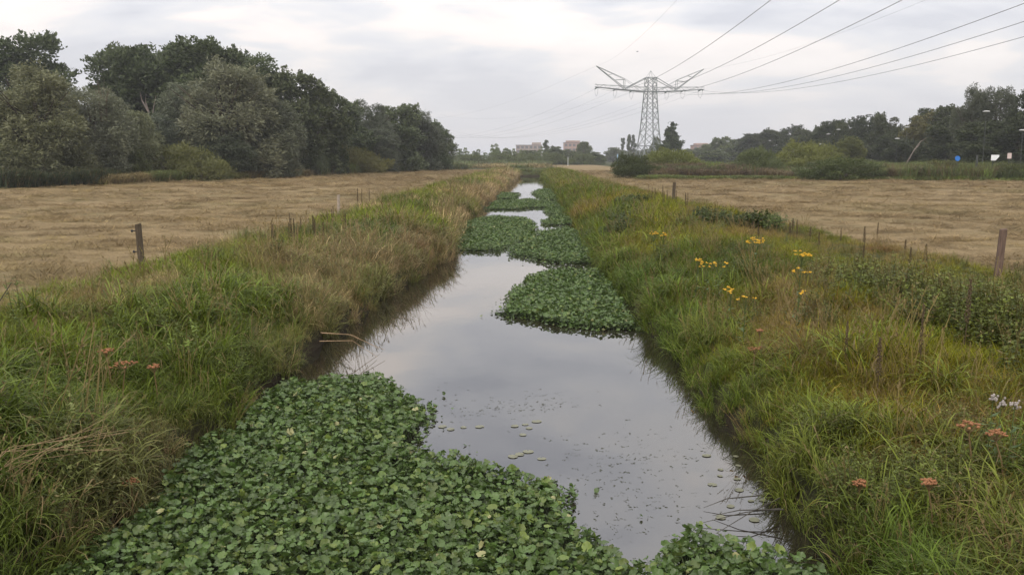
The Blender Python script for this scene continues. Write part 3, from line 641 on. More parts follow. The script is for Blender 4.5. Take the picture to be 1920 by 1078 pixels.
# bramble clumps on the flowery bank
BRM = [weed('bramble', .4, 9, 18, .12, .085, 900+i, .35, .006) for i in range(2)]
def bramble(lab, pts, n):
    P = np.array(pts); k = rs.integers(0, len(P), n); x = P[k, 0]+rs.normal(0, .32, n); y = P[k, 1]+rs.normal(0, .6, n)
    scatter('bramble', BRM, np.c_[x, y, height(x, y)+.12], np.c_[rs.normal(0, .2, (n, 2)), rs.uniform(0, 6.28, n)], np.ones((n, 3))*rs.uniform(.7, 1.3, (n, 1)), rs.integers(0, 2, n), np.array([.062, .085, .018])*rs.uniform(.7, 1.4, (n, 1)), lab+'|bramble')
bramble('dark green bramble running down the far flowery bank to the water', [(3.3, 33), (3.7, 36), (4.2, 39), (4.7, 43), (5.2, 46)], 130)
bramble('dark green bramble on the brow below the distant thin post', [(6.6, 32), (7.2, 31), (7.7, 30)], 60)

# ------------------------------------------------------------------ fence posts
M_post = simple('weathered_wood', (.08, .062, .042), .9, .4, 5, (6, 6, .7), .2, .01); M_post2 = simple('grey_brown_wood', (.125, .085, .065), .9, .35, 5, (6, 6, .7), .2, .01); M_ins = simple('black_plastic', (.02, .02, .022), .5)
def post(x, y, h, r, lab, tilt, mat, ins=()):
    t = thing('fence_post', lab, 'post', (x, y, gz_at(x, y)-.1), group='fence posts along the fields'); rr = random.Random(int(x*100))
    t.rotation_euler = (tilt[0], tilt[1], 0)
    m = MB(); k = 14; rows_ = [(0, 1.03), (h*.3, 1), (h*.7, .99), (h-.015, .97), (h, .86)]; V = []
    for zz, s in rows_:
        for j in range(k): q = r*s*(1+.07*math.sin(j*2.1+x)); V.append((q*math.cos(j/k*6.283), q*math.sin(j/k*6.283), zz+(.012*math.cos(j/k*6.283) if zz == h else 0)))
    Fc = [[i*k+j, i*k+(j+1) % k, (i+1)*k+(j+1) % k, (i+1)*k+j] for i in range(4) for j in range(k)]+[[4*k+j for j in range(k)]]
    m.add(V, Fc); m.build('shaft', mat, t)
    for zz in ins:
        b = MB(); b.tube([(-r*.7, -.02, zz), (-r-.06, -.03, zz)], .012, 6); b.blob((-r-.065, -.03, zz), (.026, .026, .032), 8, 5); b.build('insulator', M_ins, t)
post(-8.45, 19.0, 1.08, .067, 'round wooden fence post with two dark insulators on its side', (.0, -.03), M_post, (.93, .48))
post(-8.0, 36.9, .95, .06, 'thin pale fence post far along the hay field by the dock thicket', (0, .01), simple('pale_wood', (.3, .25, .2), .9, .25, 6))
post(7.9, 49.5, 1.15, .085, 'thin dark fence post standing in distance on the flowery bank brow', (0, .04), M_post)
post(9.45, 18.0, 1.10, .075, 'thick weathered grey brown fence post half hidden in weeds', (.0, .05), M_post2)

# ------------------------------------------------------------------ trees
def leaf_mat(name, lo, hi, trans=.25):
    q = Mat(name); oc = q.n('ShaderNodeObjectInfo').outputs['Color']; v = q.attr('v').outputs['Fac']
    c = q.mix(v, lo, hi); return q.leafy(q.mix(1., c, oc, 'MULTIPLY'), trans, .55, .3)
ML = {'willow': leaf_mat('willow_leaves', (.10, .112, .064), (.21, .22, .14)), 'dark': leaf_mat('alder_leaves', (.045, .060, .022), (.100, .120, .046)), 'poplar': leaf_mat('poplar_leaves', (.045, .064, .026), (.105, .130, .055)),
      'bush': leaf_mat('shrub_leaves', (.085, .095, .030), (.170, .180, .062))}
M_bark = simple('bark', (.07, .056, .042), .95, .4, 3, (3, 3, .6), .1, .03); M_grey = simple('dead_branch', (.15, .125, .105), .9, .3, 6)
def lobes_for(kind, r):
    """ellipsoid lobes (centre, radii) of a crown of height 1 and half width .5"""
    L = []
    def put(c, q): L.append((np.array(c), np.array(q)))
    if kind == 'willow':
        for i in range(44):
            t = r.uniform(.05, .86); a = r.uniform(0, 6.28); env = .36*math.sin(min(1, .27+t*.78)*math.pi)**.55
            rr = env*math.sqrt(r.uniform(.3, 1)); s = r.uniform(.09, .16)*(1.1-.4*t); put((math.cos(a)*rr, math.sin(a)*rr, t), (s, s, s*r.uniform(1.0, 1.7)))
        put((0, 0, .45), (.30, .30, .38))
    elif kind == 'poplar':
        for i in range(46):
            t = r.uniform(.18, .88); a = r.uniform(0, 6.28); env = .37*math.sin(min(1, .22+t*.74)*math.pi)**.45
            rr = env*math.sqrt(r.uniform(.3, 1)); s = r.uniform(.10, .17); put((math.cos(a)*rr, math.sin(a)*rr, t), (s*1.05, s*1.05, s*.8))
        put((0, 0, .55), (.33, .33, .33))
    elif kind == 'dark':
        for i in range(42):
            t = r.uniform(.05, .88); a = r.uniform(0, 6.28); env = .38*math.sin(min(1, .3+t*.70)*math.pi)**.5
            rr = env*math.sqrt(r.uniform(.3, 1)); s = r.uniform(.09, .17)*(1.1-.35*t); put((math.cos(a)*rr, math.sin(a)*rr, t), (s, s, s*.95))
        put((0, 0, .45), (.31, .31, .38))
    elif kind == 'bush':
        for i in range(36):
            a = r.uniform(0, 6.28); q = math.sqrt(r.uniform(0, 1))*.42; t = r.uniform(.1, 1)*(1-(q/.52)**2)*.86; s = r.uniform(.06, .12); put((math.cos(a)*q, math.sin(a)*q, max(.08, t)), (s, s, s*1.3))
        put((0, 0, .3), (.36, .36, .4))
    elif kind == 'cone':
        for i in range(40):
            t = r.uniform(.03, .95); a = r.uniform(0, 6.28); env = .42*(1-t)**.65; rr = env*math.sqrt(r.uniform(.2, 1)); s = r.uniform(.06, .11)*(1.15-.7*t); put((math.cos(a)*rr, math.sin(a)*rr, t), (s, s, s*1.5))
        put((0, 0, .4), (.22, .22, .36))
    elif kind == 'column':
        for i in range(26):
            t = r.uniform(.06, .95); a = r.uniform(0, 6.28); env = .36*math.sin(min(1, .2+t*.78)*math.pi)**.5; rr = env*r.uniform(.2, 1); s = r.uniform(.1, .2); put((math.cos(a)*rr, math.sin(a)*rr, t), (s, s, s*.5))
    elif kind == 'stand':       # slim young trees growing close together
        for i in range(7):
            x = r.uniform(-.4, .4); y = r.uniform(-.3, .3); h = r.uniform(.55, .98)
            for j in range(5): t = h*(j+.6)/5; s = .13*(1.1-t/h*.8); put((x+r.uniform(-.03, .03), y, t), (s, s, h*.13))
    return L
def crown_mesh(kind, W, Hh_, nleaf, size, seed, mat):
    r = random.Random(seed); g_ = np.random.default_rng(seed); L = lobes_for(kind, r)
    C_ = np.array([l[0] for l in L])*np.array([W, W, Hh_]); R_ = np.array([l[1] for l in L])*np.array([W, W, Hh_ if kind in ('column', 'stand') else (W+Hh_)/2])
    pr = (R_.prod(1))**(2/3); pr /= pr.sum(); k = g_.choice(len(L), nleaf, p=pr)
    d = g_.normal(size=(nleaf, 3)); d /= np.linalg.norm(d, axis=1)[:, None]; d[:, 2] = np.where(g_.uniform(0, 1, nleaf) < .5, np.abs(d[:, 2]), d[:, 2])
    P = C_[k]+d*R_[k]*(g_.uniform(.45, 1.08, nleaf)**.7)[:, None]
    ns = {'willow': 130, 'poplar': 190, 'dark': 120, 'bush': 90, 'cone': 80}.get(kind, 0)
    if nleaf < 9000: ns = 0
    if ns:                                                            # sprigs standing out of the leaf mass
        per = 34; kk = g_.choice(len(L), ns, p=pr); dd = g_.normal(size=(ns, 3)); dd /= np.linalg.norm(dd, axis=1)[:, None]; dd[:, 2] = np.abs(dd[:, 2])
        up = {'willow': .5, 'poplar': 1.3}.get(kind, .9); gd = dd*.8+np.array([0, 0, up]); gd /= np.linalg.norm(gd, axis=1)[:, None]
        t_ = g_.uniform(0, 1, (ns, per)); ll = (W+Hh_)/2*g_.uniform(.025, .07, ns)*(1.3 if kind == 'dark' else 1)
        sp = (C_[kk]+dd*R_[kk]*.95)[:, None]+gd[:, None]*(t_*ll[:, None])[..., None]+g_.normal(0, 1, (ns, per, 3))*((1-t_)*.035*W+.05)[..., None]
        if kind == 'willow': sp[..., 2] -= (t_**2)*ll[:, None]*.45
        m_ = ns*per; P[:m_] = sp.reshape(-1, 3); k[:m_] = np.repeat(kk, per); d[:m_] = np.repeat(gd, per, 0)
    P[:, 2] = np.maximum(P[:, 2], .04*Hh_*g_.uniform(.2, 1, nleaf))
    droop = {'willow': -.15, 'poplar': .35, 'bush': .55, 'cone': .5, 'column': 1., 'stand': .7}.get(kind, .1)
    ax = d*.8+np.array([0, 0, droop])+g_.normal(0, .45, (nleaf, 3)); ax /= np.linalg.norm(ax, axis=1)[:, None]
    sd = np.cross(ax, g_.normal(size=(nleaf, 3))); sd /= np.linalg.norm(sd, axis=1)[:, None]+1e-9
    ln = size*g_.uniform(.6, 1.5, nleaf)*(1.25 if kind in ('willow', 'bush') else 1.0); wd = size*g_.uniform(.32, .6, nleaf)*(.75 if kind in ('willow', 'bush') else 1.15)
    a = P-ax*ln[:, None]*.5; b = P+sd*wd[:, None]*.5; c = P+ax*ln[:, None]*.5; e = P-sd*wd[:, None]*.5
    V = np.stack([a, b, c, e], 1).reshape(-1, 3); Fq = np.arange(nleaf*4).reshape(-1, 4)
    lobv = g_.uniform(0, 1, len(L)); v = np.clip(.5*lobv[k]+.5*g_.uniform(0, 1, nleaf), 0, 1)
    me = mesh('crown', V, Fq, {'v': ('POINT', np.repeat(v, 4))}); me.materials.append(mat); return me
def trunk_mesh(W, Hh_, seed, multi=False):
    r = random.Random(seed); m = MB(); n0 = 3 if multi else 1
    for s in range(n0):
        bx, by = (r.uniform(-.08, .08)*W, r.uniform(-.08, .08)*W) if multi else (0, 0); tx, ty = r.uniform(-.1, .1)*W, r.uniform(-.1, .1)*W; R0 = .028*Hh_/(1.5 if multi else 1)
        tr = [(bx+tx*t, by+ty*t, Hh_*.78*t) for t in (0, .15, .4, .7, 1)]; m.tube(tr, [R0*1.25, R0, R0*.8, R0*.5, R0*.15], 8)
        for i in range(6):
            t = r.uniform(.18, .7); a = r.uniform(0, 6.28); q = r.uniform(.22, .4)*W; b = (bx+tx*t, by+ty*t, Hh_*.78*t); m.tube([b, (b[0]+math.cos(a)*q*.5, b[1]+math.sin(a)*q*.5, b[2]+.10*Hh_), (b[0]+math.cos(a)*q, b[1]+math.sin(a)*q, b[2]+.26*Hh_)], [R0*.45, R0*.3, R0*.08], 5)
    return m.me('trunk')
PROTO = {}
def proto(key, kind, W, Hh_, n, size, mat, count, seed):
    PROTO[key] = [(crown_mesh(kind, W, Hh_, n, size, seed+i, ML[mat]), trunk_mesh(W, Hh_, seed+i+50, kind in ('bush', 'willow')), W, Hh_) for i in range(count)]
    for c, t, _, _ in PROTO[key]: t.materials.append(M_bark)
proto('willow', 'willow', 8, 11, 34000, .235, 'willow', 4, 1000)
proto('poplar', 'poplar', 9, 17, 24000, .36, 'poplar', 3, 1100)
proto('dark', 'dark', 7.5, 11, 20000, .32, 'dark', 4, 1200)
proto('bush', 'bush', 8, 3.6, 18000, .20, 'bush', 3, 1300)
proto('fardark', 'dark', 9, 8, 5000, .6, 'dark', 3, 1400)
proto('cone', 'cone', 8, 12, 14000, .40, 'dark', 1, 1500)
proto('column', 'column', 3.4, 14, 2500, .6, 'dark', 2, 1600)
proto('stand', 'stand', 16, 7, 6000, .5, 'dark', 3, 1700)
cnt = {}
def tree(key, name, x, y, h, wd, lab, cat='tree', group=None, col=(1, 1, 1), deep=None):
    i = cnt.get(key, 0); cnt[key] = i+1; P = PROTO[key]; c, t, W, Hh_ = P[i % len(P)]
    root = thing(name, lab, cat, (x, y, gz_at(x, y) if y < 180 and abs(x) < 20 else 1.08), (i*2.1+x) % 6.28, group, (wd/W, (deep or wd)/W, h/Hh_))
    if deep: root.rotation_euler = (0, 0, 0)
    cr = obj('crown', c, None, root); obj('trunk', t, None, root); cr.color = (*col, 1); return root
GL, GRt = 'trees beyond the left hay field', 'dark trees beyond the right hay field'
WG = 'willows beyond the hay field'
tree('poplar', 'poplar_tree', -66.8, 118, 18.9, 14.5, 'dark poplar crown above the willows at the far edge of frame', group=GL)
tree('willow', 'willow_tree', -51.5, 82, 10.6, 12.5, 'grey green willow cut by the frame edge below the first poplar', group=WG)
tree('willow', 'willow_tree', -44.4, 80, 11.0, 11.5, 'tall feathery willow just inside the frame edge, olive top', group=WG, col=(1.05, 1.02, .85))
tree('willow', 'willow_tree', -42.6, 87, 10.0, 9.5, 'willow with reddish dead twigs sticking out of its top', group=WG)
tree('willow', 'willow_tree', -41.0, 92, 7.6, 7.5, 'small pale willow leaning out over the olive shrub', group=WG, col=(1.2, 1.2, 1.0))
tree('willow', 'willow_tree', -45.0, 94, 8.4, 8.5, 'low grey willow filling the gap behind the pale leaning one', group=WG, col=(.8, .85, .85))
for x, y, h, q, lab in [(-54.3, 120, 18.2, 11.5, 'dark poplar at the near end of the big rounded row, lowest shoulder'), (-50.6, 122, 18.9, 15, 'tallest dark poplar on the crest of the big rounded row'), (-43.2, 120, 18.1, 15, 'dark poplar right of the crest in the big rounded row'), (-48.0, 127, 19.2, 14, 'dark poplar set back in the crest of the big rounded row'), (-54.8, 127, 18.6, 11, 'dark poplar set back behind the low shoulder of the row'), (-37.9, 121, 17.2, 12, 'dark poplar ending the big rounded row behind the large pale willow')]:
    tree('poplar', 'poplar_tree', x, y, h, q, lab, group=GL)
tree('willow', 'willow_tree', -35.0, 104, 14.0, 14.5, 'largest pale willow with billowing crown in front of the poplar row', group=WG, col=(1.08, 1.05, 1.0))
tree('willow', 'willow_tree', -41.6, 108, 12.3, 9.5, 'grey willow shoulder left of the largest pale willow', group=WG, col=(.85, .9, .9))
tree('dark', 'alder_tree', -31.4, 120, 14.4, 12.5, 'tall dark pointed tree right of the largest pale willow', group=GL, col=(1.1, 1.05, 1.2))
tree('willow', 'willow_tree', -31.0, 108, 9.9, 11, 'lower willow in front of the tall dark pointed tree', group=WG, col=(.8, .82, .8))
tree('dark', 'alder_tree', -28.9, 126, 12.2, 9, 'slim dark tree where the tall wood drops to the lower one', group=GL)
for k_, x, y, h, q, lab, c_ in [('dark', -29.2, 138, 11.2, 11, 'first tree of the lower wood, next to the slim dark tree', (1.3, 1.3, 1.6)), ('willow', -26.4, 147, 12.0, 12, 'grey willow second along the lower wood', (.62, .66, .66)), ('dark', -23.2, 154, 12.0, 12, 'dark round tree third along the lower wood', (1.3, 1.3, 1.5)),
      ('willow', -20.4, 162, 11.3, 12.5, 'grey willow fourth along the lower wood', (.58, .62, .62)), ('dark', -18.9, 170, 9.6, 8, 'dark rounded tree ending the lower wood by open sky', (1.1, 1.15, 1.2)), ('willow', -24.9, 141, 7.6, 11, 'low smoky willow in front of the lower wood', (.62, .66, .68)), ('dark', -18.5, 182, 8, 8, 'last low tree behind the end of the lower wood', (1.3, 1.3, 1.5)), ('dark', -34, 130, 11, 12, 'dark tree filling the wood behind the slim dark tree', (1, 1, 1))]:
    tree(k_, 'willow_tree' if k_ == 'willow' else 'alder_tree', x, y, h, q, lab, group=GL, col=c_)
tree('willow', 'willow_tree', -42.3, 101, 7.6, 8.5, 'small smoky grey willow below the bare dead branches', group=WG, col=(.62, .68, .72))
tree('willow', 'willow_tree', -34.5, 100.5, 5.8, 9, 'low dark willow at the foot of the largest pale willow', group=WG, col=(.5, .55, .5))
tree('bush', 'willow_shrub', -29.9, 119, 4.6, 5.8, 'silvery pointed shrub at the foot of the wood', 'shrub', col=(.85, .95, 1.4))
tree('bush', 'willow_shrub', -37.2, 92.5, 3.9, 13.5, 'broad olive shrub bulging in front of the poplar row', 'shrub', col=(.95, .92, .85), deep=7)
tree('bush', 'willow_shrub', -40.8, 89.5, 3.7, 6, 'small olive shrub tucked under the pale leaning willow', 'shrub', col=(.62, .66, .62))
tree('bush', 'willow_shrub', -26.8, 133, 4.2, 12.5, 'tawny topped shrub before the lower wood', 'shrub', col=(1.05, .95, .85), deep=6)
tree('bush', 'willow_shrub', -29.0, 124, 3.0, 6.5, 'low dark shrub beside the silvery pointed one', 'shrub', col=(.6, .65, .7))
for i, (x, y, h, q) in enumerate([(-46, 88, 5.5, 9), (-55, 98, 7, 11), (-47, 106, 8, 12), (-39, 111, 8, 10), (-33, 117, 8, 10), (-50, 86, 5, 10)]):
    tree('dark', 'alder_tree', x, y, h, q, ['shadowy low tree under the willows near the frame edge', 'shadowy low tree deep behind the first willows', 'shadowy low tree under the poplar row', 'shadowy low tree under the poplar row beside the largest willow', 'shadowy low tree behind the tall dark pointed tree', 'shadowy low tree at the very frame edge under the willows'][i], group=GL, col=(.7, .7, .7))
# dead wood
def branches(t, name, mat, lines, r):
    m = MB()
    for L in lines: m.tube(L, [r*(1-.8*i/(len(L)-1)) for i in range(len(L))], 5)
    return m.build(name, mat, t)
t = thing('dead_tree', 'bare pale dead branches in front of the poplar row', 'dead tree', (-45.2, 108, 1.3))
branches(t, 'trunk', M_grey, [[(0, 0, 0), (.1, 0, 3), (.2, 0, 5.2)]], .22)
for L in [[(.2, 0, 5), (-.5, 0, 6.5), (-1.2, 0, 8.8), (-1.1, 0, 9.8)], [(.2, 0, 5), (1.0, 0, 7.2), (1.0, 0, 9.0)], [(-.5, 0, 6.4), (-.3, 0, 8), (.1, 0, 9.6)], [(-.9, 0, 7.6), (-1.7, .2, 9.0), (-1.8, 0, 10)]]: branches(t, 'branch', M_grey, [L], .13)
M_red = simple('red_twig', (.11, .07, .05), .9, .3, 8)
t = thing('dead_twigs', 'spiky reddish dead twigs rising from a willow top', 'branches', (-41.4, 86.5, 8.4))
for i in range(9): a = rs.uniform(-.5, .5); branches(t, 'twig', M_red, [[(a*.6, rs.uniform(-.3, .3), -1.5), (a*1.1, 0, .8), (a*2.0+rs.uniform(-.2, .2), 0, rs.uniform(1.2, 2.6))]], .028)
# right hand side
RT = [(76, 302, 10.5, 14), (75.6, 250, 10.4, 13), (77.2, 312, 11.3, 14), (78.0, 292, 12.1, 13), (76.4, 264, 11.9, 12), (75.0, 242, 10.9, 11), (74.2, 224, 12.2, 10.5), (74.6, 213, 11.3, 10), (75.5, 203, 12.3, 10.5), (75.8, 193, 12.0, 10), (78.6, 178, 12.9, 11), (75.2, 162, 11.8, 10.5), (71.3, 129, 13.4, 9)]
RN = ['dark tree set among the farthest trees of the hedge wood', 'dark tree filling the hedge wood above the light green shrub', 'farthest dark tree of the long hedge wood near the pylon', 'second dark tree of the hedge wood counted from the pylon end', 'third dark tree of the hedge wood counted from the pylon end', 'fourth dark tree of the hedge wood counted from the pylon end', 'fifth dark tree of the hedge wood, slightly taller than its neighbours', 'sixth dark tree of the hedge wood counted from the pylon end', 'seventh dark tree of the hedge wood, above the olive tree', 'eighth dark tree of the hedge wood counted from the pylon end', 'dark tree standing up behind the brownish rounded tree', 'dark tree between the brownish tree and the tall willows', 'tall dark tree at the frame edge beside the two willows']
for i, (x, y, h, q) in enumerate(RT): tree('dark', 'alder_tree', x, y, h, q, RN[i], group=GRt, col=(.75, .73, .68) if i % 2 else (.6, .63, .62))
tree('dark', 'alder_tree', 72.0, 165, 11.0, 11, 'brownish olive rounded tree above the pale leaning trunk', group=GRt, col=(1.5, 1.15, .95))
tree('willow', 'willow_tree', 67.4, 139, 13.7, 8, 'tall grey green willow in the highest clump, pylon side', group='tall willows of the hedge', col=(.55, .58, .52))
tree('willow', 'willow_tree', 69.2, 135, 13.9, 8.5, 'tall grey green willow in the highest clump, frame edge side', group='tall willows of the hedge', col=(.5, .53, .48))
for i, (x, y, h, q) in enumerate([(64.5, 130, 8, 9), (66.5, 123, 8.4, 9), (72.6, 180, 7.5, 10), (70, 198, 6.5, 10), (72, 222, 7, 10), (74, 250, 7, 12), (62, 126, 5, 8), (58.5, 118, 4.2, 7), (69, 150, 8, 10), (66.5, 160, 6, 9)]):
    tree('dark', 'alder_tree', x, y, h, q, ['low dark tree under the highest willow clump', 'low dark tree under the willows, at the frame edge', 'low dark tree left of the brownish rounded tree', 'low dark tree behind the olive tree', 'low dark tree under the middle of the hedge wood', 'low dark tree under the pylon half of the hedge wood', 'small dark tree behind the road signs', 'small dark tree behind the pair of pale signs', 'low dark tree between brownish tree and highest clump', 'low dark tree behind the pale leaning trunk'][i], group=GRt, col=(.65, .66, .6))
tree('dark', 'alder_tree', 52.7, 150, 6.0, 6.5, 'olive rounded small tree standing before the hedge wood', group=GRt, col=(1.7, 1.5, 1.1))
tree('bush', 'round_bush', 11.9, 105, 2.9, 7.0, 'dense round dark bush at the hay field corner below the pylon', 'bush', col=(.4, .47, .4), deep=5.5)
tree('bush', 'willow_shrub', 19.2, 124, 3.8, 11, 'yellow green willow shrub behind the round dark bush', 'shrub', col=(1.1, 1.15, .8))
tree('bush', 'willow_shrub', 28.6, 114, 3.8, 7.6, 'grey green willow shrub amid russet weeds', 'shrub', col=(.85, .95, 1.0))
tree('bush', 'willow_shrub', 39.5, 128, 4.8, 13.5, 'light green broad willow shrub before the hedge wood', 'shrub', col=(1.15, 1.15, .8))
tree('bush', 'bramble_mound', 33.4, 97.5, 2.5, 11, 'dark green bramble mound at the edge of the hay field', 'shrub', col=(.55, .65, .5))
tree('bush', 'bramble_mound', 45.8, 99, 2.2, 8, 'low dark brown green mound below the pale leaning trunk', 'shrub', col=(.7, .65, .6))
tree('bush', 'bramble_mound', 51.3, 96.5, 1.9, 5.5, 'low dark bramble mound at the frame edge below the signs', 'shrub', col=(.55, .6, .5))
t = thing('leaning_dead_tree', 'pale bare tree stem leaning right in front of the brownish tree', 'dead tree', (45.6, 110, 1.1)); branches(t, 'trunk', M_grey, [[(0, 0, 0), (.1, 0, 1.6), (.9, 0, 3.2), (1.6, 0, 4.0)]], .13); branches(t, 'branch', M_grey, [[(.9, 0, 3.2), (1.7, .1, 4.3), (2.4, 0, 4.8)]], .09)
# far across the meadow
FT = [(0, 340, 5.3, 12, 'round dark tree before the left flat building'), (9.3, 350, 7.4, 10, 'tree standing between the two flat buildings'), (14.9, 360, 5.8, 11, 'low tree just left of the taller building'), (22.7, 380, 9.3, 9.5, 'tree at the far side of the taller building'), (22.4, 320, 4.8, 10, 'low round tree right of the taller building'), (16.4, 325, 4.5, 8, 'low round bush tree in front of the taller building'), (44.1, 480, 8, 13, 'small distant tree left of the narrow poplars'), (60.5, 480, 7.5, 13, 'small distant tree between narrow poplars and pylon'), (72.2, 400, 6.8, 15, 'distant tree right of the big conical tree'), (77, 392, 8.4, 11, 'distant tree beside the small roof near the hedge wood'), (51, 490, 7, 12, 'small distant tree right below the narrow poplars'), (73.2, 350, 10.6, 14, 'dark distant tree at the pylon end of the hedge wood'), (75.5, 331, 9.3, 13, 'dark distant tree next in the hedge wood end'), (45.8, 330, 11, 5, 'slim tree seen through the pylon legs'), (60, 300, 5, 14, 'low tree behind the russet weeds by the conical tree')]
for x, y, h, q, lab in FT: tree('fardark', 'broadleaf_tree', x, y, h, q, lab, group='distant trees across the meadow', col=(1.25, 1.25, 1.2))
tree('cone', 'conical_tree', 38.9, 250, 11.8, 11.5, 'large dark conical tree right of the pylon', group='distant trees across the meadow', col=(.9, .95, 1.05))
for x, y, h, q, lab in [(6.2, 360, 9.6, 3.2, 'slender pale pointed tree between the flat buildings'), (53.2, 520, 13.4, 4, 'narrow poplar, shortest of three beside the pylon'), (56.8, 520, 15.8, 4.6, 'narrow poplar, tallest of three beside the pylon'), (59.5, 522, 15.2, 4.6, 'narrow poplar, closest of three to the pylon')]: tree('column', 'narrow_poplar', x, y, h, q, lab, group='narrow poplars in the distance', col=(1.1, 1.15, 1.1))
SL = ['next to the lower wood', 'second along from the lower wood', 'in the middle of the far row', 'in front of the far row, tallest tips', 'beside the left flat building', 'between the two flat buildings']
for (x, y, h, q), lab in zip([(-26, 330, 6.2, 17), (-19, 322, 6.4, 16), (-12, 338, 7.6, 16), (-8, 318, 6.6, 15), (-2.5, 333, 6.2, 14), (7, 372, 7.4, 16)], SL): tree('stand', 'young_trees', x, y, h, q, 'cluster of slim young trees '+lab, 'trees', group='young trees across the meadow', col=(1.5, 1.55, 1.35), deep=12)
for i, (x, y, h, q) in enumerate([(-30, 300, 4, 14), (-20, 296, 3.6, 15), (-10, 302, 4, 15), (-1, 298, 3.8, 13), (8, 305, 4.2, 13), (18, 310, 4, 12)]): tree('bush', 'willow_shrub', x, y, h, q, 'low distant shrub, %s along the far meadow edge from the lower wood' % ['first', 'second', 'third', 'fourth', 'fifth', 'last'][i], 'shrub', group='shrubs on the far meadow edge', col=(.75, .85, .75))

# ------------------------------------------------------------------ rough strips of reeds and weeds round the fields
RD = [blades('reed', 60, (.7, 1.3), (.02, .045), .6, (.02, .35), (.1, .9), 1800+i, segs=3, dryp=.12) for i in range(3)]+[weed('tall_weed', 1.1, 9, 14, .28, .12, 1850+i, .5, .012) for i in range(2)]
def strip(lab, pts, n, wid, tints, hs, kinds, wscale=1.3):
    A = np.array(pts, float); seg = np.r_[0, np.cumsum(np.hypot(*np.diff(A, axis=0).T))]; s = rs.uniform(0, seg[-1], n)
    x = np.interp(s, seg, A[:, 0]); y = np.interp(s, seg, A[:, 1])+rs.uniform(0, wid, n); nz = fbm(x*.2, y*.2, 1900)
    T = np.array(tints); k = np.clip(((nz-.3)*2.5*len(T)).astype(int), 0, len(T)-1); t = T[k]*rs.uniform(.7, 1.3, (n, 1)); h = np.interp(nz, [.3, .7], hs)*rs.uniform(.7, 1.25, n)
    scatter('tall_weeds', RD, np.c_[x, y, np.full(n, 1.05)], np.c_[rs.normal(0, .08, (n, 2)), rs.uniform(0, 6.28, n)], np.c_[np.full(n, wscale), np.full(n, wscale), h], rs.choice(kinds, n), t, lab+'|weeds')
gr1, gr2, ol, tw, ru, bt = (.085, .115, .038), (.12, .150, .048), (.155, .155, .050), (.26, .21, .10), (.145, .115, .06), (.15, .20, .045)
strip('dark green reed strip along the foot of the frame edge willows', [(-62, 51), (-48, 60), (-41.2, 69), (-38.6, 79)], 2800, 6, [(.035, .05, .022), (.045, .06, .026), (.05, .065, .03)], (.9, 1.3), [0, 1, 2, 3, 4])
strip('mixed olive weeds in front of the broad olive shrub and poplars', [(-38.4, 78), (-36.2, 88), (-32.6, 97), (-29, 116)], 2600, 3.5, [gr1, ol, tw, gr2], (.5, .9), [0, 1, 2, 3])
strip('grey green reeds before the lower wood', [(-29, 116), (-26, 129), (-22, 151)], 2400, 5, [gr1, (.07, .085, .05), gr2], (.8, 1.25), [0, 1, 2, 3])
strip('low green reeds beyond the hay field end', [(-22, 151), (-14, 178), (-30, 215)], 1500, 8, [gr1, (.07, .085, .05), gr2], (.7, 1.1), [0, 1, 2], 2)
strip('low reeds running across the middle distance', [(-60, 215), (-8, 205), (4, 215)], 1500, 30, [gr1, ol, gr2, tw], (.4, .9), [0, 1, 2], 2.6)
strip('distant dark reeds across the end of the meadows', [(-90, 270), (0, 265), (6, 300), (24, 305)], 1900, 30, [(.05, .07, .03), gr1, gr2], (.7, 1.3), [0, 1, 2, 3], 3)
strip('muted brown willowherb beside the round dark bush', [(13.8, 103), (29, 100.5)], 2600, 14, [ru, (.12, .085, .055), gr1, (.12, .085, .055)], (.8, 1.4), [0, 1, 2, 3, 4])
strip('russet and green weeds around the bramble mound', [(29, 101), (40, 99)], 1700, 18, [ru, gr2, ru, bt], (.7, 1.3), [0, 1, 2, 3, 4])
strip('green and brown weeds in front of the road signs', [(38, 97.5), (56, 93.8)], 2800, 14, [gr1, bt, ru, gr2], (.9, 1.5), [0, 1, 2, 3, 4])
strip('bright short grass fringe between the hay and the russet weeds', [(12.5, 99.5), (30, 98), (56, 93)], 1600, 3, [bt, gr2, bt], (.3, .5), [0, 1, 2])
strip('rough green weeds under the hedge wood', [(56, 100), (62, 118), (66, 150), (70, 200), (72, 260)], 2600, 14, [gr1, (.045, .06, .025), gr2], (.9, 1.7), [0, 1, 2, 3, 4], 2)
strip('green weeds behind the russet willowherb', [(14, 125), (36, 122), (55, 118)], 2400, 16, [gr2, gr1, bt], (.9, 1.5), [0, 1, 2, 3, 4], 1.8)

# ------------------------------------------------------------------ pylon
M_steel = simple('galvanised_steel', (.21, .23, .225), .6, .15, 2); M_glassy = simple('insulator_glass', (.10, .13, .12), .3); M_cable = simple('cable', (.16, .16, .165), .6)
PX, PY = 38.8, 295.
py = thing('lattice_pylon', 'grey steel lattice power pylon with wide V shaped arms', 'pylon', (PX, PY, 1.1), rad(17))
ZB, ZT, ZA = 0., 23.6, 28.0
def hw(z): return np.interp(z, [0, 7, 23.6, 28], [4.1, 2.55, 1.55, 1.5])
def member(name, a, b, q, k=4, mat=None): return MB().tube([a, b], q, k).build(name, mat or M_steel, py)
cs = [(1, 1), (-1, 1), (-1, -1), (1, -1)]
for sx, sy in cs: MB().tube([(sx*hw(z), sy*hw(z), z) for z in (-.3, 5, 12, 23.6, 28)], [.21, .20, .18, .16, .14], 4).build('leg', M_steel, py)
zs = [0, 6.2, 10.4, 14.2, 17.6, 20.7, 23.6, 25.8, 28.0]
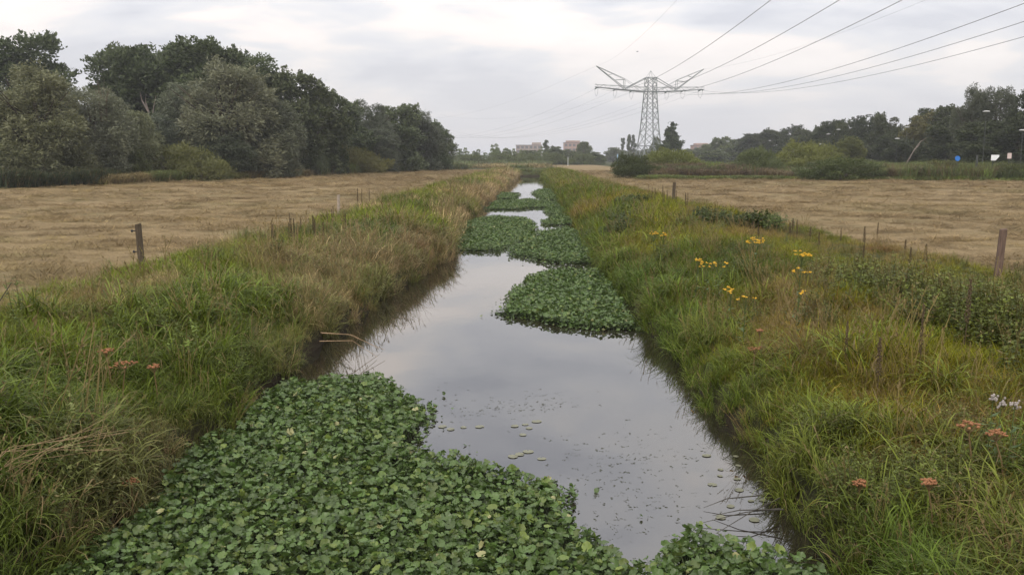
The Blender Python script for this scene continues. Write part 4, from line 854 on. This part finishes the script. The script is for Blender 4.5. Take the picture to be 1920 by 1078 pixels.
for i in range(len(zs)-1):
    for j in range(4):
        (ax, ay), (bx, by) = cs[j], cs[(j+1) % 4]; h0, h1 = hw(zs[i]), hw(zs[i+1]); q = .11 if i else .14
        member('brace', (ax*h0, ay*h0, zs[i]), (bx*h1, by*h1, zs[i+1]), q); member('brace', (bx*h0, by*h0, zs[i]), (ax*h1, ay*h1, zs[i+1]), q)
        if i in (0, 5, 7): member('brace', (ax*h1, ay*h1, zs[i+1]), (bx*h1, by*h1, zs[i+1]), q)
for sx, sy in cs: member('peak_strut', (sx*1.2, sy*1.2, 28), (0, 0, 30.2), .045)
for s in (-1, 1):
    arm = MB()
    for y in (-1.0, 1.0):
        arm.tube([(s*1.5, y*1.5, 23.5), (s*10, y*1.0, 24.0), (s*19.2, y*.3, 24.7)], [.17, .16, .13], 4)
        arm.tube([(s*1.5, y*1.5, 24.9), (s*10, y*1.0, 25.2), (s*19.2, y*.3, 25.4)], [.07, .06, .05], 4)
        for i in range(12):
            x0, x1 = 1.5+i*1.47, 1.5+(i+1)*1.47; y0, y1 = np.interp([x0, x1], [1.5, 10, 19.2], [1.5, 1, .3])*y; zl = np.interp([x0, x1], [1.5, 10, 19.2], [23.5, 24.0, 24.7]); arm.tube([(s*x0, y0, zl[0]+(0 if i % 2 else 1.1)), (s*x1, y1, zl[1]+(1.1 if i % 2 else 0))], .035, 4)
    arm.build('cross_arm', M_steel, py)
    for y in (-1, 1):
        member('stay', (s*1.6, y*1.4, 27.9), (s*8.6, y*.9, 24.5), .12); member('arm_post', (s*9.2, y*.6, 24.5), (s*9.2, y*.6, 27.2), .11)
        member('raised_arm', (s*8.8, y*.8, 24.2), (s*18.9, y*.12, 31.2), .14); member('raised_arm', (s*3.2, y*1.2, 24.0), (s*9.2, y*.6, 27.4), .06); member('raised_arm', (s*9.2, y*.6, 27.4), (s*18.9, y*.12, 31.2), .09)
        member('brace', (s*9.2, y*.6, 27.2), (s*12.4, y*.5, 27.0), .07); member('brace', (s*14.5, y*.35, 28.6), (s*13, y*.45, 28.9), .06)
ca, sa = math.cos(rad(17)), math.sin(rad(17))
def pw_(x, y, z): return Vector((PX+x*ca-y*sa, PY+x*sa+y*ca, 1.1+z))
P1d = Vector((.0037, -1, 0)); P2 = Vector((-78, 605, 0))
OFF = [-17.6, -11.5, -6, 6, 11.5, 17.6]
names = ['outermost', 'middle', 'innermost']
def cable(lab, a, b, sag, rr):
    n = 60; pts = [a.lerp(b, i/n)-Vector((0, 0, 4*sag*(i/n)*(1-i/n))) for i in range(n+1)]
    o = MB().tube(pts, rr, 5).build('power_cable', M_cable); tag(o, lab, 'cable', 'overhead power cables')
for i, o_ in enumerate(OFF):
    a = pw_(o_*1.04, 0, 23.5+abs(o_)*.065); b = Vector((PX+o_, PY, 26.2))+P1d*326; c_ = Vector((P2.x+o_*.93, P2.y-o_*.35*0+o_*.3, 24.5))
    d1 = (b-a).normalized(); d2 = (c_-a).normalized()
    for dd in (d1, d2):
        e = a+dd*2.2-Vector((0, 0, .45)); m = MB(); loc = [(py.matrix_basis.inverted() @ q) for q in (a, e)]
        m.tube(loc, .07, 6)
        for k in range(9): q = loc[0].lerp(loc[1], (k+.8)/10); m.tube([q-(loc[1]-loc[0]).normalized()*.05, q+(loc[1]-loc[0]).normalized()*.05], .20, 8)
        m.build('insulator', M_glassy, py)
    l1, l2 = [py.matrix_basis.inverted() @ (a+dd*2.2-Vector((0, 0, .45))) for dd in (d1, d2)]
    MB().tube([l1, l1.lerp(l2, .15)-Vector((0, 0, 1.6)), l1.lerp(l2, .5)-Vector((0, 0, 2.4)), l1.lerp(l2, .85)-Vector((0, 0, 1.6)), l2], .035, 5).build('jumper_cable', M_cable, py)
    sd = ('left arm' if o_ < 0 else 'right arm'); nm = names[i] if o_ < 0 else names[5-i]
    cable('overhead cable coming toward the viewer from the %s, %s of three' % (sd, nm), a+d1*2.2-Vector((0, 0, .45)), b, 8.7, .032)
    cable('thin cable running away behind the pylon from the %s, %s of three' % (sd, nm), a+d2*2.2-Vector((0, 0, .45)), c_, 11, .02)
for s in (-1, 1):
    a = pw_(s*18.9, 0, 31.2); sd = 'left' if s < 0 else 'right'
    cable('faint earth wire coming toward the viewer from the %s raised arm tip' % sd, a, Vector((PX+s*18.2, PY, 34.2))+P1d*326, 7.0, .013)
    cable('faint earth wire running away behind the pylon from the %s arm tip' % sd, a, Vector((P2.x+s*17, P2.y, 32)), 8, .014)

# ------------------------------------------------------------------ far buildings
M_bk = [simple('pink_brick', (.36, .25, .21), .9, .12, .5), simple('grey_brick', (.33, .27, .24), .9, .12, .5)]; M_win = simple('dark_window', (.15, .15, .16), .2, .2, 1); M_roof = simple('flat_roof', (.16, .15, .15), .9)
def building(lab, x, y, wid, dep, h, fl, bays, mat, upper=None):
    t = thing('apartment_building', lab, 'building', (x, y, 1.1)); m = MB(); m.box((0, 0, h/2), (wid/2, dep/2, h/2)); m.build('wall', mat, t)
    r = MB(); r.box((0, 0, h+.2), (wid/2+.25, dep/2+.25, .2)); rf = r.build('roof', M_roof, t)
    if upper: u = MB(); u.box((upper[0], 0, h+.4+upper[2]/2), (upper[1]/2, dep/2-1, upper[2]/2)); u.build('roof_house', mat, rf)
    wm_ = MB().box((0, 0, 0), (wid/bays*.32, .08, .75)).me('window'); wm_.materials.append(M_win); fr = MB().box((0, 0, -.85), (wid/bays*.36, .14, .08)).me('sill'); fr.materials.append(M_roof)
    for f_ in range(fl):
        for b in range(bays):
            o = obj('window', wm_, None, t, (-wid/2+(b+.5)*wid/bays, -dep/2-.02, (f_+.55)*h/fl)); obj('sill', fr, None, o)
building('low flat roofed grey brick building left of centre on the horizon', -1.2, 600, 17, 12, 10.4, 4, 6, M_bk[1], (5, 6, 1.6))
building('taller pinkish apartment block behind the distant trees', 30, 600, 16, 14, 12.0, 4, 6, M_bk[0], (-2, 9, 1.2))
building('small pinkish building roof between conical tree and hedge wood', 98, 520, 10, 10, 9.2, 3, 4, M_bk[0], (0, 7, 1.0))
building('low grey building seen through the pylon legs', 70, 500, 26, 10, 5.2, 2, 8, M_bk[1])

# ------------------------------------------------------------------ street lamps, signs, poles, bird
M_lamp = simple('lamp_white', (.5, .5, .49), .5, .05); M_pole = simple('grey_pole', (.06, .065, .06), .6); M_blue = simple('sign_blue', (.03, .16, .50), .4, .05); M_sw = simple('sign_white', (.75, .77, .78), .5, .05)
def lamp(x, y, z, lab):
    t = thing('street_lamp', lab, 'street lamp', (x, y, 1.1), group='street lamps before the hedge wood'); h = z-1.1
    MB().tube([(0, 0, 0), (0, 0, h*.5), (0, 0, h-.1)], [.045, .04, .03], 6).build('pole', M_pole, t)
    m = MB(); m.blob((0, 0, h), (.42, .42, .10), 14, 6); m.build('lamp_head', M_lamp, t, smooth=True)
for i, (x, y, z, lab) in enumerate([(53.9, 108, 8.9, 'white saucer street lamp under the highest willow clump'), (65.0, 157, 8.7, 'white saucer street lamp before the brownish rounded tree'), (59.7, 176, 8.9, 'white saucer street lamp above the olive tree'), (65.3, 199, 8.6, 'white saucer street lamp left of the olive tree, higher one'), (73.5, 278, 8.7, 'white saucer street lamp near the light green shrub'), (68, 330, 8.7, 'faint white saucer street lamp at the pylon end of the hedge'), (60.2, 149, 6.6, 'low white street lamp left of the pale leaning trunk'), (59.0, 184, 6.2, 'low white street lamp above the light green shrub'), (56.2, 104, 6.6, 'white street lamp touching the frame edge')]): lamp(x, y, z, lab)
def sign(x, y, z, lab, shape, mat):
    t = thing('road_sign', lab, 'sign', (x, y, 1.1), group='road signs at the hedge'); h = z-1.1
    MB().tube([(0, 0, 0), (0, 0, h+.25)], .04, 6).build('pole', M_pole, t); m = MB()
    if shape == 'disc': m.tube([(0, -.05, h), (0, -.08, h)], .28, 18)
    elif shape == 'arrow': m.add([(-.25, -.06, h-.3), (.25, -.06, h-.3), (.6, -.06, h+.1), (.6, -.06, h+.3), (-.25, -.06, h+.3), (-.25, -.09, h-.3), (.25, -.09, h-.3), (.6, -.09, h+.1), (.6, -.09, h+.3), (-.25, -.09, h+.3)], [[0, 1, 2, 3, 4], [9, 8, 7, 6, 5]]+[[i, i+5, (i+1) % 5+5, (i+1) % 5] for i in range(5)])
    else: m.box((0, -.07, h), (.22, .015, .3))
    m.build('sign_plate', mat, t)
sign(45.7, 97, 3.42, 'small round blue road sign beyond the weeds', 'disc', M_blue); sign(50.0, 98, 3.5, 'pale blue white road sign pointing right', 'arrow', M_sw); sign(51.7, 98, 3.7, 'narrow pale pinkish sign nearest the frame edge', 'box', simple('sign_pale', (.55, .45, .42), .6, .05))
t = thing('marker_post', 'plain grey post between the round blue sign and the pale ones', 'post', (47.8, 97, 1.1)); MB().tube([(0, 0, 0), (0, 0, 2.7)], [.11, .10], 8).build('shaft', M_pole, t)
t = thing('marker_post', 'thin white marker pole on the far meadow edge', 'post', (10.9, 262, 1.1)); MB().tube([(0, 0, 0), (0, 0, 2.4)], .06, 6).build('shaft', M_sw, t); MB().tube([(0, 0, 2.4), (0, 0, 2.6)], .09, 6).build('cap', M_lamp, t)
t = thing('marker_post', 'short pale blue distant post left of the pylon shrub', 'post', (29, 300, 1.1)); MB().tube([(0, 0, 0), (0, 0, 3.6)], .2, 6).build('shaft', simple('pale_blue', (.35, .5, .65), .6, .05), t)
b = MB(); b.tube([(-.35, 0, 0), (-.15, 0, .03), (.1, 0, .04), (.3, 0, 0), (.42, 0, -.02)], [.02, .09, .11, .06, .01], 8)
t = thing('flying_bird', 'tiny dark bird flying in the sky above the left pylon arm', 'bird', (23.3, 200, 26.4), rad(40), scale=(.5, .5, .5)); b.build('body', M_ins, t, smooth=True)
for s in (-1, 1): MB().add([(-.12, 0, .05), (.18, 0, .05), (.1, s*.35, .28), (-.1, s*.75, .2), (-.22, s*.35, .25), (-.12, 0, .03), (.18, 0, .03), (.1, s*.35, .26), (-.1, s*.75, .19), (-.22, s*.35, .23)], [[0, 1, 2, 3, 4], [9, 8, 7, 6, 5]]+[[i, i+5, (i+1) % 5+5, (i+1) % 5] for i in range(5)]).build('wing', M_ins, t)

# ------------------------------------------------------------------ damp air: far things fade a little
hm = bpy.data.materials.new('haze'); hm.use_nodes = True; ht = hm.node_tree
ht.nodes.remove(ht.nodes['Principled BSDF']); pv = ht.nodes.new('ShaderNodeVolumePrincipled')
pv.inputs['Color'].default_value = (.93, .95, 1, 1); pv.inputs['Density'].default_value = .00033; pv.inputs['Anisotropy'].default_value = .2
ht.links.new(pv.outputs[0], ht.nodes['Material Output'].inputs['Volume'])
hz_ = MB().box((0, 2600, 18), (3800, 2900, 20.5)).build('haze', hm); tag(hz_, 'thin damp air greying the far trees and buildings', 'haze', kind='stuff')
